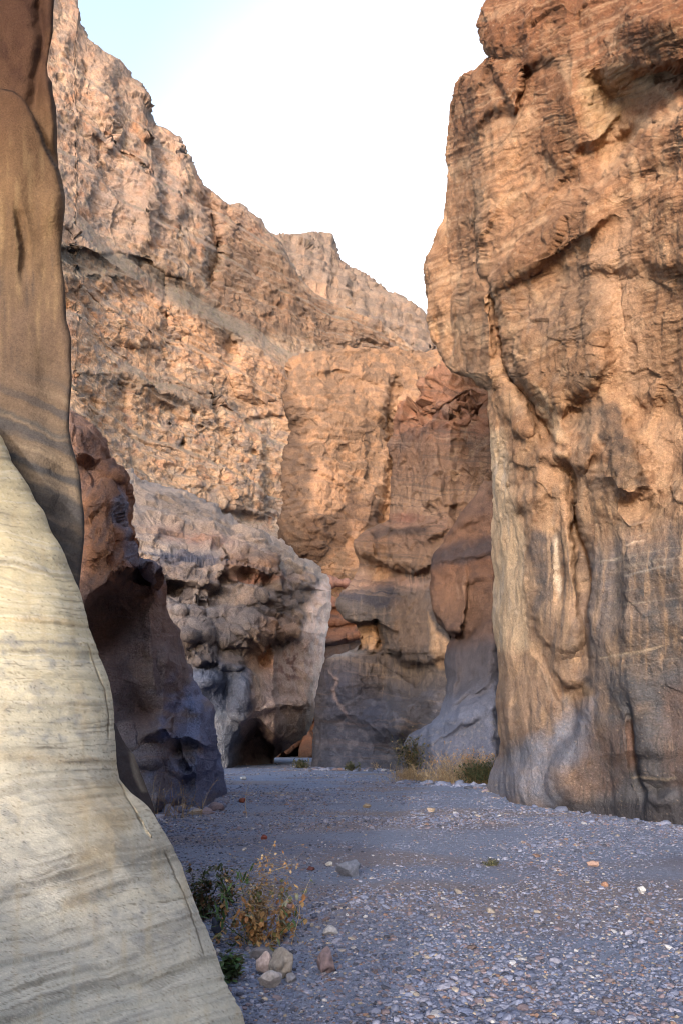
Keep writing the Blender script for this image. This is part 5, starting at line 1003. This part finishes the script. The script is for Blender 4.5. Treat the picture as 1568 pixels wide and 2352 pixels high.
x, y, z = on_ground(946, 1790); shrub('shrub', (x, y+.1, z), 'tall narrow olive and yellow shrub against the grey apron', 'shrub', 12, 46, 1.75, .16, 1, .12, pick(DARKG+[S(130,116,72), S(160,128,72), S(96,96,70)]), [S(120,104,84)], .010, 14, .15, .1, 0, .22, 3)
x, y, z = on_ground(901, 1767); shrub('shrub', (x, y, z), 'rounded green shrub left of the tall narrow shrub', 'shrub', 13, 60, .85, .5, 1, .11, pick([S(70,92,60), S(62,82,56), S(86,104,70)]), [S(84,92,62)], .008, 12, .1, .1, 0, .2, 2, spread_xy=(1.4, 1))
x, y, z = on_ground(880, 1769); shrub('dry_grass', (x, y, z), 'faint grey straw tuft left of the rounded green shrub', 'grass tuft', 33, 60, .55, .5, .4, .06, pick(STRAW), STRAW, .007, 6, .5, .2, 0, .25, 1)
for cx, cy, sd_, lb in ((934, 1795, 14, 'golden straw clump in front of the tall narrow shrub'), (968, 1798, 15, 'paler straw clump right of the golden one, at the apron foot'), (1028, 1802, 16, 'low thin straw clump left of the large dry bush')):
    x, y, z = on_ground(cx, cy); shrub('straw_clump', (x, y+.2, z), lb, 'grass clump', sd_, 110, .62, .6, .5, .07, pick(STRAW+[S(196,160,100)]), STRAW, .007, 8, .55, .25, 0, .22, 1, spread_xy=(1.5, 1), group='straw clumps at the foot of the apron')
x, y, z = on_ground(1072, 1803)
def dry_pal(r, p): return (OR+[S(206,160,90), S(190,140,84)])[r.randint(6)] if p[2] > .75 else (STRAW+[S(150,128,104)])[r.randint(4)]
shrub('dry_bush', (x, y+.5, z), 'wide dry bush of straw stems with orange tips beside the right wall', 'bush', 17, 260, 1.25, .55, .55, .085, dry_pal, STRAW+[S(140,116,96)], .008, 9, .45, .15, 0, .42, 2, spread_xy=(1.5, .7))
x, y, z = on_ground(1112, 1806); shrub('shrub', (x, y+.15, z), 'dense dark green shrub between the dry bush and the right wall foot', 'shrub', 18, 150, .82, .42, 1, .10, pick([S(58,76,48), S(52,66,44), S(72,86,54)]), [S(92,80,50), S(120,92,58)], .007, 9, .3, .1, 0, .25, 2, spread_xy=(1.3, .7))
for cx, cy, sd_, lb in ((690, 1765, 19, 'tiny olive tuft on the gravel before the cave'), (806, 1772, 20, 'tiny olive tuft at the foot of the mushroom lipped bluff'), (1128, 1984, 21, 'tiny green sprig alone on the open gravel')):
    x, y, z = on_ground(cx, cy); h_ = .011*y-.02; shrub('tuft', (x, y, z), lb, 'tuft', sd_, 40, h_, .6, 1, h_*.3, pick(DARKG+[S(120,116,80)]), [S(110,104,80)], .0004*y, 6, .2, .1, 0, h_*.35, 1)
